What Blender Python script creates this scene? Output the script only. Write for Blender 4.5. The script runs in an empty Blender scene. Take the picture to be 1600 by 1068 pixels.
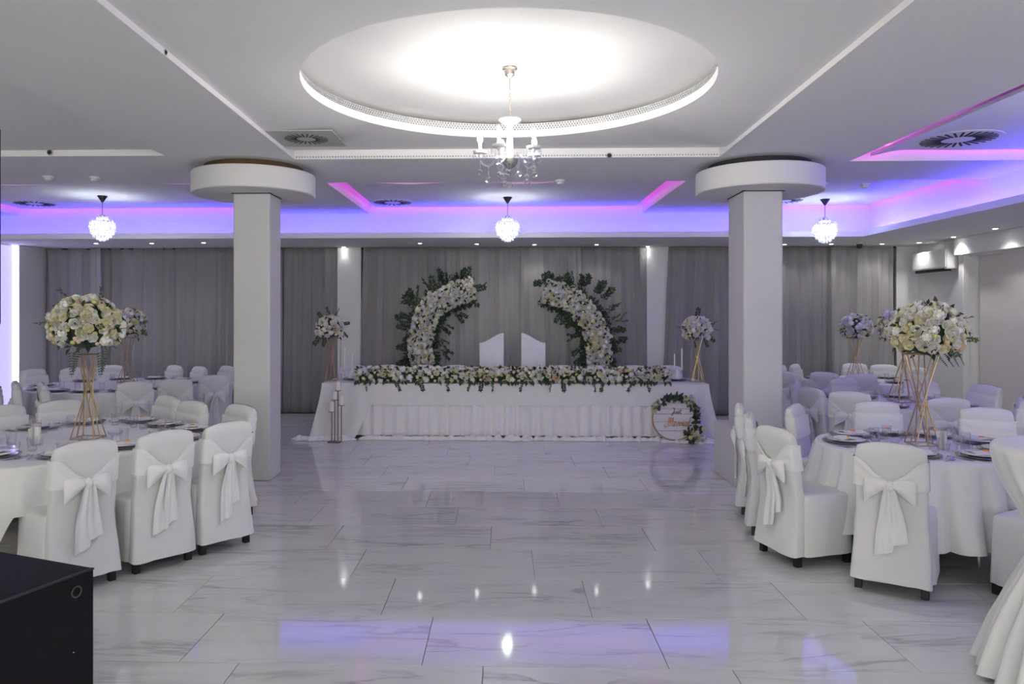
import bpy, bmesh, math, random
from mathutils import Vector, Matrix, Quaternion, noise as mnoise
PI = math.pi
rnd = random.Random(7)
SC = bpy.context.scene
COL = SC.collection

# ------------------------------------------------------------------ camera, world, exposure
F, PX, PY, YAW, EYE = 1169.0, 754.0, 490.0, 0.03, 1.7
cam_d = bpy.data.cameras.new('camera'); cam = bpy.data.objects.new('camera', cam_d); COL.objects.link(cam)
cam_d.sensor_width = 36.0; cam_d.lens = F / 1600 * 36
cam_d.shift_x = (800 - PX) / 1600; cam_d.shift_y = (PY - 534) / 1600
cam_d.clip_start = 0.05; cam_d.clip_end = 100
cam.location = (0, 0, EYE); cam.rotation_euler = (PI / 2, 0, YAW)
SC.camera = cam
SC.view_settings.view_transform = 'Standard'; SC.view_settings.look = 'None'
SC.view_settings.exposure = 0.07; SC.view_settings.gamma = 1.0
SC.view_settings.use_curve_mapping = False
SC.cycles.transparent_max_bounces = 40
W = bpy.data.worlds.new('daylight'); SC.world = W; W.use_nodes = True
bg = W.node_tree.nodes['Background']; bg.inputs[0].default_value = (1.0, 0.975, 0.92, 1); bg.inputs[1].default_value = 4.9
E_BULB, E_PEND, E_BLUE, E_PINK, E_SPOT = 560.0, 110.0, 22.0, 4.4, 24.0

def ray(px):
    k = (px - PX) / F; s, c = math.sin(YAW), math.cos(YAW)
    return (-s + c * k, c + s * k)
def at(px, py, z):                      # point of the plane z seen at a pixel
    d = (z - EYE) * -F / (py - PY); r = ray(px)
    return Vector((d * r[0], d * r[1], z))
def aty(px, y, z=0.0):                  # point of the plane Y = y seen in a pixel column
    r = ray(px); return Vector((y * r[0] / r[1], y, z))
def zat(px, py, y):                     # height seen at a pixel in the plane Y = y
    r = ray(px); d = y / r[1]; return EYE - (py - PY) * d / F

# ------------------------------------------------------------------ materials
MATS = {}
def nodes_of(m):
    nt = m.node_tree; return nt, nt.nodes, nt.links
def mat(name, col, rough=0.6, metal=0.0, spec=0.5, bump=0.0, bscale=30.0, var=0.0, vscale=4.0, sheen=0.0, sss=0.0, coat=0.0):
    m = bpy.data.materials.new(name); m.use_nodes = True
    nt, N, L = nodes_of(m); p = N['Principled BSDF']
    p.inputs['Base Color'].default_value = (*col, 1); p.inputs['Roughness'].default_value = rough
    p.inputs['Metallic'].default_value = metal; p.inputs['Specular IOR Level'].default_value = spec
    p.inputs['Sheen Weight'].default_value = sheen; p.inputs['Coat Weight'].default_value = coat
    if bump or var:
        tc = N.new('ShaderNodeTexCoord')
    if bump:
        t = N.new('ShaderNodeTexNoise'); t.inputs['Scale'].default_value = bscale; t.inputs['Detail'].default_value = 3
        L.new(tc.outputs['Object'], t.inputs['Vector'])
        b = N.new('ShaderNodeBump'); b.inputs['Strength'].default_value = bump; b.inputs['Distance'].default_value = 0.02
        L.new(t.outputs[0], b.inputs['Height']); L.new(b.outputs[0], p.inputs['Normal'])
    if var:
        t2 = N.new('ShaderNodeTexNoise'); t2.inputs['Scale'].default_value = vscale; t2.inputs['Detail'].default_value = 4
        L.new(tc.outputs['Object'], t2.inputs['Vector'])
        mx = N.new('ShaderNodeMix'); mx.data_type = 'RGBA'
        mx.inputs['A'].default_value = (*[c * (1 - var) for c in col], 1); mx.inputs['B'].default_value = (*[min(1, c * (1 + var)) for c in col], 1)
        L.new(t2.outputs[0], mx.inputs['Factor']); L.new(mx.outputs['Result'], p.inputs['Base Color'])
    MATS[name] = m; return m
def emit(name, col, s):
    m = bpy.data.materials.new(name); m.use_nodes = True
    p = m.node_tree.nodes['Principled BSDF']; p.inputs['Base Color'].default_value = (*col, 1)
    p.inputs['Emission Color'].default_value = (*col, 1); p.inputs['Emission Strength'].default_value = s
    MATS[name] = m; return m
def clear(name, tint=(1, 1, 1), refl=0.25, rough=0.03):
    m = bpy.data.materials.new(name); m.use_nodes = True
    nt, N, L = nodes_of(m); N.remove(N['Principled BSDF']); out = N['Material Output']
    tr = N.new('ShaderNodeBsdfTransparent'); tr.inputs[0].default_value = (*tint, 1)
    gl = N.new('ShaderNodeBsdfGlossy'); gl.inputs['Roughness'].default_value = rough
    lw = N.new('ShaderNodeLayerWeight'); lw.inputs['Blend'].default_value = refl
    mx = N.new('ShaderNodeMixShader'); L.new(lw.outputs['Facing'], mx.inputs[0])
    L.new(tr.outputs[0], mx.inputs[1]); L.new(gl.outputs[0], mx.inputs[2]); L.new(mx.outputs[0], out.inputs[0])
    MATS[name] = m; return m

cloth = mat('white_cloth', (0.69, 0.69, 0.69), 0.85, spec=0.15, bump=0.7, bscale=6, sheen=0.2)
satin = mat('white_satin', (0.73, 0.73, 0.73), 0.5, spec=0.25, bump=0.3, bscale=6, sheen=0.2)
sash_m = mat('organza_sash', (0.77, 0.77, 0.77), 0.6, spec=0.3, bump=0.15, bscale=18, sheen=0.2)
tulle = mat('tulle', (0.82, 0.81, 0.83), 0.9, spec=0.1, bump=0.4, bscale=25, sheen=0.3)
paint = mat('white_paint', (0.74, 0.735, 0.73), 0.75, spec=0.25, bump=0.03, bscale=60)
col_paint = mat('shade_toned_column_paint', (0.58, 0.575, 0.57), 0.75, spec=0.2, bump=0.03, bscale=60)  # darker than the cap's paint: the shaft's weaker light put into the colour
ceil_m = mat('ceiling_paint', (0.82, 0.815, 0.81), 0.85, spec=0.15)
blind = mat('roller_blind', (0.68, 0.655, 0.61), 0.9, spec=0.1, bump=0.08, bscale=3, var=0.04, vscale=2)
curt_m = mat('grey_curtain', (0.31, 0.30, 0.305), 0.8, spec=0.2, bump=0.05, bscale=40, sheen=0.15)
curt_l = mat('light_grey_curtain', (0.38, 0.37, 0.37), 0.8, spec=0.2, bump=0.05, bscale=40, sheen=0.15)
black = mat('black_paint', (0.006, 0.006, 0.008), 0.6, spec=0.2, bump=0.15, bscale=120)
blackp = mat('black_plastic', (0.015, 0.015, 0.017), 0.4)
legm = mat('black_wood', (0.010, 0.010, 0.010), 0.45)
brown = mat('raw_board', (0.10, 0.065, 0.035), 0.9, var=0.4, vscale=6)
gold = mat('gold_metal', (0.52, 0.39, 0.23), 0.36, metal=0.9)
bronze = mat('dark_bronze_metal', (0.20, 0.15, 0.10), 0.4, metal=0.7)
silver = mat('silver_metal', (0.55, 0.54, 0.52), 0.25, metal=1.0)
nickel = mat('brushed_nickel', (0.42, 0.38, 0.33), 0.35, metal=1.0)
charger_m = mat('grey_glass_charger', (0.30, 0.29, 0.30), 0.15, metal=0.5)
china = mat('white_china', (0.82, 0.82, 0.81), 0.2, coat=0.3)
wax = mat('white_wax', (0.83, 0.81, 0.78), 0.5)
orange = mat('orange_wrapper', (0.80, 0.33, 0.07), 0.4)
plast = mat('white_plastic', (0.72, 0.72, 0.70), 0.45)
grey_pl = mat('grey_vent_plate', (0.50, 0.50, 0.47), 0.6)
slot_m = mat('dark_vent_slot', (0.03, 0.03, 0.035), 0.8)
acpanel = mat('reflection_tinted_white', (0.80, 0.85, 0.83), 0.3, coat=0.3)  # green-white tint puts the reflected windows into the colour
leath = mat('white_leatherette', (0.76, 0.75, 0.76), 0.45, bump=0.05, bscale=20)
wood_w = mat('white_board', (0.72, 0.70, 0.71), 0.6, var=0.05, vscale=12)
tan = mat('tan_wood', (0.42, 0.25, 0.13), 0.6, var=0.15, vscale=9)
leaf_m = mat('dark_green_leaf', (0.030, 0.060, 0.028), 0.55, var=0.4, vscale=14)
leaf_f = mat('fresh_green_leaf', (0.075, 0.15, 0.030), 0.5, var=0.4, vscale=14)
leaf_g = mat('grey_green_leaf', (0.07, 0.105, 0.075), 0.6, var=0.3, vscale=14)
pet_w = mat('white_petal', (0.83, 0.82, 0.76), 0.7, var=0.06, vscale=9)
pet_c = mat('cream_petal', (0.84, 0.79, 0.56), 0.7, var=0.08, vscale=9)
pet_y = mat('yellow_green_petal', (0.70, 0.66, 0.25), 0.7, var=0.12, vscale=9)
pet_p = mat('peach_petal', (0.82, 0.66, 0.48), 0.7, var=0.1, vscale=9)
pet_l = mat('pale_lilac_petal', (0.74, 0.72, 0.82), 0.7, var=0.05, vscale=9)
led_b = emit('blue_led', (0.07, 0.05, 1.0), E_BLUE)
led_b2 = emit('strong_blue_led', (0.07, 0.05, 1.0), E_BLUE * 2.8)
led_p = emit('magenta_led', (0.95, 0.09, 0.92), E_PINK)
niche_glow = emit('lavender_niche_glow', (0.50, 0.46, 1.0), 1.0)  # own glow stands in for the strip's light on the niche back
led_line = emit('lavender_led', (0.62, 0.60, 1.0), 7.0)
bulb_m = emit('bulb_glow', (1.0, 0.97, 0.92), E_BULB)
pend_m = emit('pendant_glow', (0.86, 0.93, 1.0), E_PEND)
spot_m = emit('downlight_glow', (1.0, 0.98, 0.95), E_SPOT)
crystal = clear('crystal', (0.97, 0.97, 1.0), 0.55, 0.02)
glass_m = clear('clear_glass', (0.97, 0.97, 0.985), 0.10, 0.02)
frost = mat('sparkling_crystal', (0.90, 0.92, 0.95), 0.15, spec=1.0)
frost.node_tree.nodes['Principled BSDF'].inputs['Transmission Weight'].default_value = 0.25
frost.node_tree.nodes['Principled BSDF'].inputs['Alpha'].default_value = 0.62
glitter = mat('crystal_bead', (0.72, 0.72, 0.74), 0.15, metal=0.6)

def floor_mat():
    m = bpy.data.materials.new('marble_tile'); m.use_nodes = True
    nt, N, L = nodes_of(m); p = N['Principled BSDF']
    tc = N.new('ShaderNodeTexCoord'); oi = N.new('ShaderNodeObjectInfo')
    mul = N.new('ShaderNodeMath'); mul.operation = 'MULTIPLY'; mul.inputs[1].default_value = 37.0
    L.new(oi.outputs['Random'], mul.inputs[0])
    cmb = N.new('ShaderNodeCombineXYZ'); L.new(mul.outputs[0], cmb.inputs[0]); L.new(mul.outputs[0], cmb.inputs[1])
    add = N.new('ShaderNodeVectorMath'); add.operation = 'ADD'
    L.new(tc.outputs['Object'], add.inputs[0]); L.new(cmb.outputs[0], add.inputs[1])
    mp = N.new('ShaderNodeMapping'); mp.inputs['Rotation'].default_value = (0, 0, 0.13); mp.inputs['Scale'].default_value = (0.75, 4.2, 1)
    L.new(add.outputs[0], mp.inputs['Vector'])
    n1 = N.new('ShaderNodeTexNoise'); n1.inputs['Scale'].default_value = 1.35; n1.inputs['Detail'].default_value = 4; n1.inputs['Distortion'].default_value = 0.9
    L.new(mp.outputs[0], n1.inputs['Vector'])
    r1 = N.new('ShaderNodeValToRGB'); e = r1.color_ramp.elements
    e[0].position = 0.46; e[0].color = (0, 0, 0, 1); e[1].position = 0.50; e[1].color = (1, 1, 1, 1)
    e2 = r1.color_ramp.elements.new(0.56); e2.color = (0, 0, 0, 1)
    L.new(n1.outputs[0], r1.inputs[0])
    n2 = N.new('ShaderNodeTexNoise'); n2.inputs['Scale'].default_value = 0.9; n2.inputs['Detail'].default_value = 3
    L.new(mp.outputs[0], n2.inputs['Vector'])
    r2 = N.new('ShaderNodeValToRGB'); r2.color_ramp.elements[0].position = 0.42; r2.color_ramp.elements[1].position = 0.72
    L.new(n2.outputs[0], r2.inputs[0])
    m2 = N.new('ShaderNodeMath'); m2.operation = 'MULTIPLY'; L.new(r1.outputs[0], m2.inputs[0]); L.new(r2.outputs[0], m2.inputs[1])
    m3 = N.new('ShaderNodeMath'); m3.operation = 'MULTIPLY_ADD'; m3.inputs[1].default_value = 0.18; L.new(r2.outputs[0], m3.inputs[0]); L.new(m2.outputs[0], m3.inputs[2])
    mx = N.new('ShaderNodeMix'); mx.data_type = 'RGBA'; mx.inputs['A'].default_value = (0.64, 0.64, 0.64, 1); mx.inputs['B'].default_value = (0.37, 0.37, 0.38, 1)
    L.new(m3.outputs[0], mx.inputs['Factor']); L.new(mx.outputs['Result'], p.inputs['Base Color'])
    p.inputs['Roughness'].default_value = 0.06; p.inputs['Specular IOR Level'].default_value = 0.6
    return m
marble = floor_mat()
grout = mat('grey_grout', (0.30, 0.30, 0.30), 0.8)

# ------------------------------------------------------------------ mesh helpers
class MB:
    def __init__(s): s.v = []; s.f = []; s.bev = False
    def add(s, vs, fs, M=None):
        o = len(s.v)
        s.v.extend([tuple(M @ Vector(p)) for p in vs] if M else [tuple(p) for p in vs])
        s.f.extend([tuple(i + o for i in f) for f in fs]); return s
    def box(s, c, d, M=None, b=0.0):
        x, y, z = c; a, e, h = d[0] / 2, d[1] / 2, d[2] / 2
        if b <= 0:
            vs = [(x + i * a, y + j * e, z + k * h) for k in (-1, 1) for j in (-1, 1) for i in (-1, 1)]
            return s.add(vs, [(0, 2, 3, 1), (4, 5, 7, 6), (0, 1, 5, 4), (2, 6, 7, 3), (0, 4, 6, 2), (1, 3, 7, 5)], M)
        s.bev = True; bm = bmesh.new(); bmesh.ops.create_cube(bm, size=1)
        for v in bm.verts: v.co = Vector((x + v.co.x * d[0], y + v.co.y * d[1], z + v.co.z * d[2]))
        bmesh.ops.bevel(bm, geom=list(bm.edges), offset=b, segments=2, affect='EDGES', profile=0.5)
        bm.verts.index_update()
        s.add([v.co.copy() for v in bm.verts], [[v.index for v in f.verts] for f in bm.faces], M); bm.free(); return s
    def rings(s, rings, cap0=True, cap1=True, closed=True, M=None):
        n = len(rings[0]); vs = [p for r in rings for p in r]; fs = []
        for k in range(len(rings) - 1):
            for i in range(n if closed else n - 1):
                j = (i + 1) % n
                fs.append((k * n + i, k * n + j, (k + 1) * n + j, (k + 1) * n + i))
        if cap0: fs.append(tuple(range(n - 1, -1, -1)))
        if cap1: fs.append(tuple((len(rings) - 1) * n + i for i in range(n)))
        return s.add(vs, fs, M)
    def lathe(s, prof, n=24, c=(0, 0, 0), M=None, cap0=True, cap1=True):
        R = [[(c[0] + r * math.cos(2 * PI * i / n), c[1] + r * math.sin(2 * PI * i / n), c[2] + z) for i in range(n)] for r, z in prof]
        return s.rings(R, cap0, cap1, True, M)
    def tube(s, pts, r, n=6, M=None):
        pts = [Vector(p) for p in pts]; rr = r if isinstance(r, (list, tuple)) else [r] * len(pts)
        R = []; up = None
        for i, p in enumerate(pts):
            t = (pts[min(i + 1, len(pts) - 1)] - pts[max(i - 1, 0)]).normalized()
            if up is None: up = t.orthogonal().normalized()
            a = (up - t * up.dot(t))
            a = a.normalized() if a.length > 1e-6 else t.orthogonal().normalized()
            up = a; b = t.cross(a)
            R.append([tuple(p + (a * math.cos(2 * PI * k / n) + b * math.sin(2 * PI * k / n)) * rr[i]) for k in range(n)])
        return s.rings(R, True, True, True, M)
    def grid(s, fn, nu, nv, M=None):
        vs = [fn(i / nu, j / nv) for j in range(nv + 1) for i in range(nu + 1)]
        fs = [(j * (nu + 1) + i, j * (nu + 1) + i + 1, (j + 1) * (nu + 1) + i + 1, (j + 1) * (nu + 1) + i) for j in range(nv) for i in range(nu)]
        return s.add(vs, fs, M)
    def ball(s, c, r, n=8, m=5, sz=1.0, M=None):
        return s.lathe([(r * math.sin(PI * (k + 0.35) / (m + 0.7 - 0.0)), -r * sz * math.cos(PI * (k + 0.35) / (m + 0.7))) for k in range(m + 1)], n, c, M)
    def torus(s, c, R, r, n=32, k=8, ax='z', M=None):
        vs = []; fs = []
        for i in range(n):
            a = 2 * PI * i / n
            for j in range(k):
                b = 2 * PI * j / k; q = R + r * math.cos(b); h = r * math.sin(b)
                p = (q * math.cos(a), q * math.sin(a), h)
                if ax == 'y': p = (p[0], -p[2], p[1])
                vs.append((c[0] + p[0], c[1] + p[1], c[2] + p[2]))
        for i in range(n):
            for j in range(k):
                fs.append((i * k + j, ((i + 1) % n) * k + j, ((i + 1) % n) * k + (j + 1) % k, i * k + (j + 1) % k))
        return s.add(vs, fs, M)
    def mesh(s, name, m, sharp=35):
        me = bpy.data.meshes.new(name); me.from_pydata(s.v, [], s.f); me.update()
        for k in (m if isinstance(m, (list, tuple)) else [m]): me.materials.append(k)
        me.polygons.foreach_set('use_smooth', [True] * len(me.polygons))
        me.set_sharp_from_angle(angle=math.radians(min(sharp, 20) if s.bev else sharp)); return me

def link(name, me, parent=None, loc=None, rot=None, scale=None):
    o = bpy.data.objects.new(name, me); COL.objects.link(o)
    if parent: o.parent = parent
    if loc is not None: o.location = loc
    if rot is not None:
        if isinstance(rot, Quaternion): o.rotation_mode = 'QUATERNION'; o.rotation_quaternion = rot
        else: o.rotation_euler = rot
    if scale is not None: o.scale = scale if isinstance(scale, (tuple, list)) else (scale,) * 3
    return o
def obj(name, mb, m, parent=None, loc=None, rot=None, sharp=35):
    return link(name, mb.mesh(name, m, sharp), parent, loc, rot)
def tag(o, label, cat, group=None):
    o['label'] = label; o['category'] = cat
    if group: o['group'] = group
    return o
def thing(name, label, cat, loc=(0, 0, 0), rotz=0.0, group=None):
    o = bpy.data.objects.new(name, None); COL.objects.link(o); o.location = loc; o.rotation_euler = (0, 0, rotz)
    o.empty_display_size = 0.1
    return tag(o, label, cat, group)
def struct(name, mb, m, parent=None, sharp=35):
    o = obj(name, mb, m, parent, sharp=sharp)
    if not parent: o['kind'] = 'structure'
    return o
def stuff(o): o['kind'] = 'stuff'; return o
def dup(root, loc, rotz, label, group=None, scale=None):
    r = root.copy(); COL.objects.link(r); r.location = loc; r.rotation_euler = (0, 0, rotz); r['label'] = label
    if group: r['group'] = group
    if scale: r.scale = (scale,) * 3
    for ch in list(root.children):
        c = ch.copy(); COL.objects.link(c); c.parent = r
        for g in list(ch.children):
            d = g.copy(); COL.objects.link(d); d.parent = c
    return r
def ns(x, y, z, s=1.0): return mnoise.noise(Vector((x * s, y * s, z * s)))
def smooth_path(pts, k=6):
    P = [Vector(p) for p in pts]; out = []
    for i in range(len(P) - 1):
        a, b, c, d = P[max(i - 1, 0)], P[i], P[i + 1], P[min(i + 2, len(P) - 1)]
        for j in range(k):
            t = j / k
            out.append(0.5 * ((2 * b) + (c - a) * t + (2 * a - 5 * b + 4 * c - d) * t * t + (3 * b - a - 3 * c + d) * t ** 3))
    out.append(P[-1]); return out

# ------------------------------------------------------------------ the room
XL, XR, YB, YF = -8.05, 6.88, 12.95, -5.0
ZS, ZP, ZT, ZL = 3.22, 3.31, 3.62, 2.83          # beam soffit, panel, slab, lowered border
XB, YBK = 5.45, 11.35                            # bulkhead faces
floor = struct('floor', MB().box(((XL + XR) / 2, (YB + YF) / 2, -0.055), (XR - XL + 1.4, YB - YF + 0.4, 0.09)), grout)
TL, TW = 1.19, 0.595
row0 = -11
nt_ = 0
tile_cache = {}
def tile_mesh(x0, x1, y0, y1):
    w, h = round(x1 - x0, 3), round(y1 - y0, 3)
    if (w, h) not in tile_cache:
        tile_cache[(w, h)] = MB().box((0, 0, -0.004), (w - 0.0035, h - 0.0035, 0.008), b=0.0012).mesh('tile', marble, 30)
    return tile_cache[(w, h)]
for k in range(-2, 17):
    y0 = 3.61 + TW * k; y1 = min(y0 + TW, YB)
    if y1 - y0 < 0.02: continue
    xs = -0.403 - 0.298 * (k + 0) ; xs = xs - TL * math.ceil((xs - XL) / TL)
    # a row's seams are read at its far edge
    x = xs
    while x < XR:
        a, b = max(x, XL), min(x + TL, XR)
        if b - a > 0.02:
            link('tile', tile_mesh(a, b, y0, y1), floor, ((a + b) / 2, (y0 + y1) / 2, 0))
        x += TL
y = 3.61 - 2 * TW
o = struct('plain_tile_floor', MB().box(((XL + XR) / 2, (y + YF) / 2, -0.004), (XR - XL, y - YF - 0.004, 0.008)), marble, floor)

struct('wall_back', MB().box(((XL + XR) / 2, YB + 0.1, 1.8), (XR - XL + 0.4, 0.2, 3.7)), paint)
wl = struct('wall_left', MB().box((XL - 0.1, (YB + YF) / 2, 1.8), (0.2, YB - YF + 0.3, 3.7)), paint)
# right wall with a wide blind recess
rw = MB()
rw.box((XR + 0.1, (11.30 + YB) / 2, 1.8), (0.2, YB - 11.30, 3.7))
rw.box((XR + 0.1, (7.2 + YF) / 2, 1.8), (0.2, 7.2 - YF, 3.7))
rw.box((XR + 0.1, 9.25, (2.55 + 3.65) / 2), (0.2, 4.1, 1.1)); rw.box((XR + 0.35, 9.25, 1.8), (0.1, 4.5, 3.9))
wr = struct('wall_right', rw, paint)
struct('trim_1', MB().box((XR - 0.05, 9.15, (2.57 + ZL) / 2), (0.24, 4.5, ZL - 2.57), b=0.006), paint)
struct('trim_2', MB().box((XR - 0.04, 11.36, ZL / 2), (0.10, 0.12, ZL), b=0.006), paint)
bl = obj('roller_blind', MB().grid(lambda u, v: (XR + 0.12 + 0.012 * ns(u * 5, v * 2, 1), 7.25 + 4.0 * u, 0.02 + 2.6 * v), 40, 12), blind)
tag(bl, 'tall beige roller blind filling the recess of right wall', 'blind')
# front wall behind the camera: five tall windows let the daylight in
fw = MB(); xs = [XL + 0.5 + i * 2.9 for i in range(5)]
edges = [XL - 0.2]
for x in xs: edges += [x, x + 2.3]
edges.append(XR + 0.2)
for i in range(0, len(edges), 2): fw.box(((edges[i] + edges[i + 1]) / 2, YF - 0.1, 1.8), (edges[i + 1] - edges[i], 0.2, 3.7))
for x in xs:
    fw.box((x + 1.15, YF - 0.1, 0.15), (2.3, 0.2, 0.4)); fw.box((x + 1.15, YF - 0.1, 3.2), (2.3, 0.2, 0.9))
struct('wall_front', fw, paint)
for i, x in enumerate(xs):
    f = MB(); z0, z1 = 0.35, 2.75
    for q in (0.03, 1.15, 2.27): f.box((x + q, YF - 0.1, (z0 + z1) / 2), (0.06, 0.07, z1 - z0))
    for q in (z0 + 0.03, z1 - 0.03): f.box((x + 1.15, YF - 0.1, q), (2.3, 0.07, 0.06))
    struct('window_%d' % (i + 1), f, plast)

# beams: everything that is not an opening
OPEN = {'A': (-2.07, 2.07, -4.0, 7.31), 'B': (-7.5, -3.27, -4.0, 7.1), 'C': (3.43, XB, 2.2, 7.56),
        'D': (-2.07, 2.07, 8.63, YBK), 'E': (-7.5, -3.4, 8.63, YBK), 'F': (3.4, XB, 8.63, YBK)}
xb = sorted({XL - 0.1, XB} | {v for o in OPEN.values() for v in o[:2]}); yb = sorted({YF - 0.1, YBK} | {v for o in OPEN.values() for v in o[2:]})
def is_open(i, j):
    if i < 0 or j < 0 or i >= len(xb) - 1 or j >= len(yb) - 1: return None
    cx, cy = (xb[i] + xb[i + 1]) / 2, (yb[j] + yb[j + 1]) / 2
    return any(o[0] < cx < o[1] and o[2] < cy < o[3] for o in OPEN.values())
cb = MB()
def quad(a, b, c, d): cb.add([a, b, c, d], [(0, 1, 2, 3)])
for i in range(len(xb) - 1):
    for j in range(len(yb) - 1):
        x0, x1, y0, y1 = xb[i], xb[i + 1], yb[j], yb[j + 1]; op = is_open(i, j)
        z = ZT if op else ZS
        quad((x0, y0, z), (x0, y1, z), (x1, y1, z), (x1, y0, z))
        if op:
            for (di, dj, p, q) in ((-1, 0, (x0, y0), (x0, y1)), (1, 0, (x1, y1), (x1, y0)), (0, -1, (x1, y0), (x0, y0)), (0, 1, (x0, y1), (x1, y1))):
                if is_open(i + di, j + dj) is False:
                    quad((*p, ZS), (*q, ZS), (*q, ZT), (*p, ZT))
# roof slab so that no daylight leaks in
cb.box(((XL + XR) / 2, (YB + YF) / 2, ZT + 0.1), (XR - XL + 0.6, YB - YF + 0.6, 0.16))
ceiling = struct('ceiling', cb, ceil_m)
# lowered border with an upstand lip and light cove (back and right)
lb = MB()
lb.box(((XL + XR) / 2, (YBK + YB) / 2 + 0.0, (ZL + ZT) / 2), (XR - XL, YB - YBK, ZT - ZL))
lb.box(((XB + XR) / 2, (YF + YBK) / 2, (ZL + ZT) / 2), (XR - XB, YBK - YF, ZT - ZL))
YLIP, XLIP = 11.1, 5.23
lb.box(((XL + XLIP) / 2 + 0.11, (YLIP + YBK) / 2 + 0.015, ZL + 0.01), (XLIP - XL + 0.22, YBK - YLIP - 0.03, 0.02))
lb.box(((XLIP + XB) / 2 + 0.015, (YF + YLIP) / 2 + 0.015, ZL + 0.01), (XB - XLIP - 0.03, YLIP - YF + 0.03, 0.02))
struct('ceiling_border', lb, ceil_m)
lp = MB(); lp.box(((XL + XLIP) / 2, YLIP + 0.015, ZL + 0.04), (XLIP - XL, 0.03, 0.08)); lp.box((XLIP + 0.015, (YF + YLIP) / 2 + 0.015, ZL + 0.04), (0.03, YLIP - YF + 0.03, 0.08))
struct('trim_3', lp, ceil_m)
# panels inside the coffers
def panel(nm, x0, x1, y0, y1, sl, sn):
    b = MB(); nx, ny = 28, 28
    def fz(u, v):                                  # the boards sag a little along their left and near edges
        w = ns(u * 4.3 + x0, v * 4.3 + y0, 0.3)
        return -sl * max(0, 1 - u * 6) ** 1.5 * (0.95 + 0.9 * w) - sn * max(0, 1 - (1 - v) * 7) ** 1.5 * (0.95 + 0.7 * w) + 0.004 * w
    b.grid(lambda u, v: (x0 + (x1 - x0) * u, y1 + (y0 - y1) * v, ZP + fz(u, v)), nx, ny)
    b.grid(lambda u, v: (x0 + (x1 - x0) * u, y0 + (y1 - y0) * v, ZP + 0.03 + fz(u, 1 - v)), nx, ny)
    for (p, q) in (((x0, y0), (x1, y0)), ((x1, y0), (x1, y1)), ((x1, y1), (x0, y1)), ((x0, y1), (x0, y0))):
        def fs(u, v, p=p, q=q):
            X = p[0] + (q[0] - p[0]) * u; Y = p[1] + (q[1] - p[1]) * u
            return (X, Y, ZP + 0.03 * v + fz((X - x0) / (x1 - x0), (y1 - Y) / (y1 - y0)))
        b.grid(fs, nx, 1)
    return struct(nm, b, ceil_m, ceiling)
GAP = 0.12
for k in 'CDEF':
    x0, x1, y0, y1 = OPEN[k]; g = 0.08 if k == 'C' else GAP
    panel('ceiling_panel', x0 + (0.17 if k == 'C' else g), x1 - g, y0 + g, y1 - g, {'C': 0.060, 'D': 0, 'E': 0, 'F': 0.03}[k], {'C': 0, 'D': 0.074, 'E': 0.074, 'F': 0.05}[k])
    b = MB(); z = ZP + 0.05; t = 0.02; q = g + 0.02      # strips on the rim of the panel, shining outwards
    b.box(((x0 + x1) / 2, y1 - q, z), (x1 - x0 - 2 * g, t, t)); b.box(((x0 + x1) / 2, y0 + q, z), (x1 - x0 - 2 * g, t, t))
    ll = 0.9 if k == 'C' else y1 - y0 - 2 * g
    b.box((x0 + (0.19 if k == 'C' else q), y1 - g - ll / 2, z), (t, ll, t)); b.box((x1 - q, (y0 + y1) / 2, z), (t, y1 - y0 - 2 * g, t))
    where = {'C': 'large right front', 'D': 'middle back', 'E': 'left back', 'F': 'right back'}[k]
    tag(obj('led_strip', b, led_p), 'magenta LED strip glowing around the %s ceiling coffer' % where, 'light', 'magenta ceiling strips')
struct('ceiling_panel', MB().box(((OPEN['B'][0] + OPEN['B'][1]) / 2, 1.55, ZS + 0.075), (4.23, 11.1, 0.03)), ceil_m, ceiling)
b = MB(); b.box(((XL + XLIP) / 2, YLIP + 0.055, ZL + 0.066), (XLIP - XL, 0.02, 0.02))
tag(obj('led_strip', b, led_b), 'blue LED strip hidden in the cove along the back ceiling step', 'light', 'blue cove strips')
b = MB(); b.box((XLIP + 0.055, (2.0 + YLIP) / 2, ZL + 0.066), (0.02, YLIP - 2.0, 0.02))
tag(obj('led_strip', b, led_b2), 'blue LED strip hidden in the cove along the right ceiling step', 'light', 'blue cove strips')

# central bay panel with the round recess
RC, RR = Vector((0.014, 5.39)), 1.45
x0, x1, y0, y1 = OPEN['A']
angs = [2 * PI * i / 128 for i in range(128)] + [math.atan2(cy - RC.y, cx - RC.x) % (2 * PI) for cx in (x0, x1) for cy in (y0, y1)]
angs = sorted(angs); vs = []; n = len(angs)
for a in angs:
    c, s = math.cos(a), math.sin(a); ts = []
    if c > 1e-9: ts.append((x1 - RC.x) / c)
    if c < -1e-9: ts.append((x0 - RC.x) / c)
    if s > 1e-9: ts.append((y1 - RC.y) / s)
    if s < -1e-9: ts.append((y0 - RC.y) / s)
    t = min(ts); X, Y = RC.x + c * t, RC.y + s * t; side = min(1, max(0, (abs(X) - 1.5) / 0.5)) * min(1, max(0, (y1 - Y) / 0.3))
    vs += [(RC.x + c * RR, RC.y + s * RR, ZP), (X, Y, ZP - 0.055 * side)]
struct('ceiling_panel', MB().add(vs, [(2 * i, 2 * i + 1, 2 * ((i + 1) % n) + 1, 2 * ((i + 1) % n)) for i in range(n)]), ceil_m, ceiling)
w = MB()                                        # tapering boards along both sides of the middle bay
for sg in (-1, 1):
    w.rings([[(sg * 2.08, 7.31, z), (sg * 2.075, 7.31, z), (sg * 1.93, 1.5, z), (sg * 1.93, -4.0, z), (sg * 2.08, -4.0, z)] for z in (ZS - 0.001, ZS + 0.06)])
struct('ceiling_board', w, ceil_m, ceiling)
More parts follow.
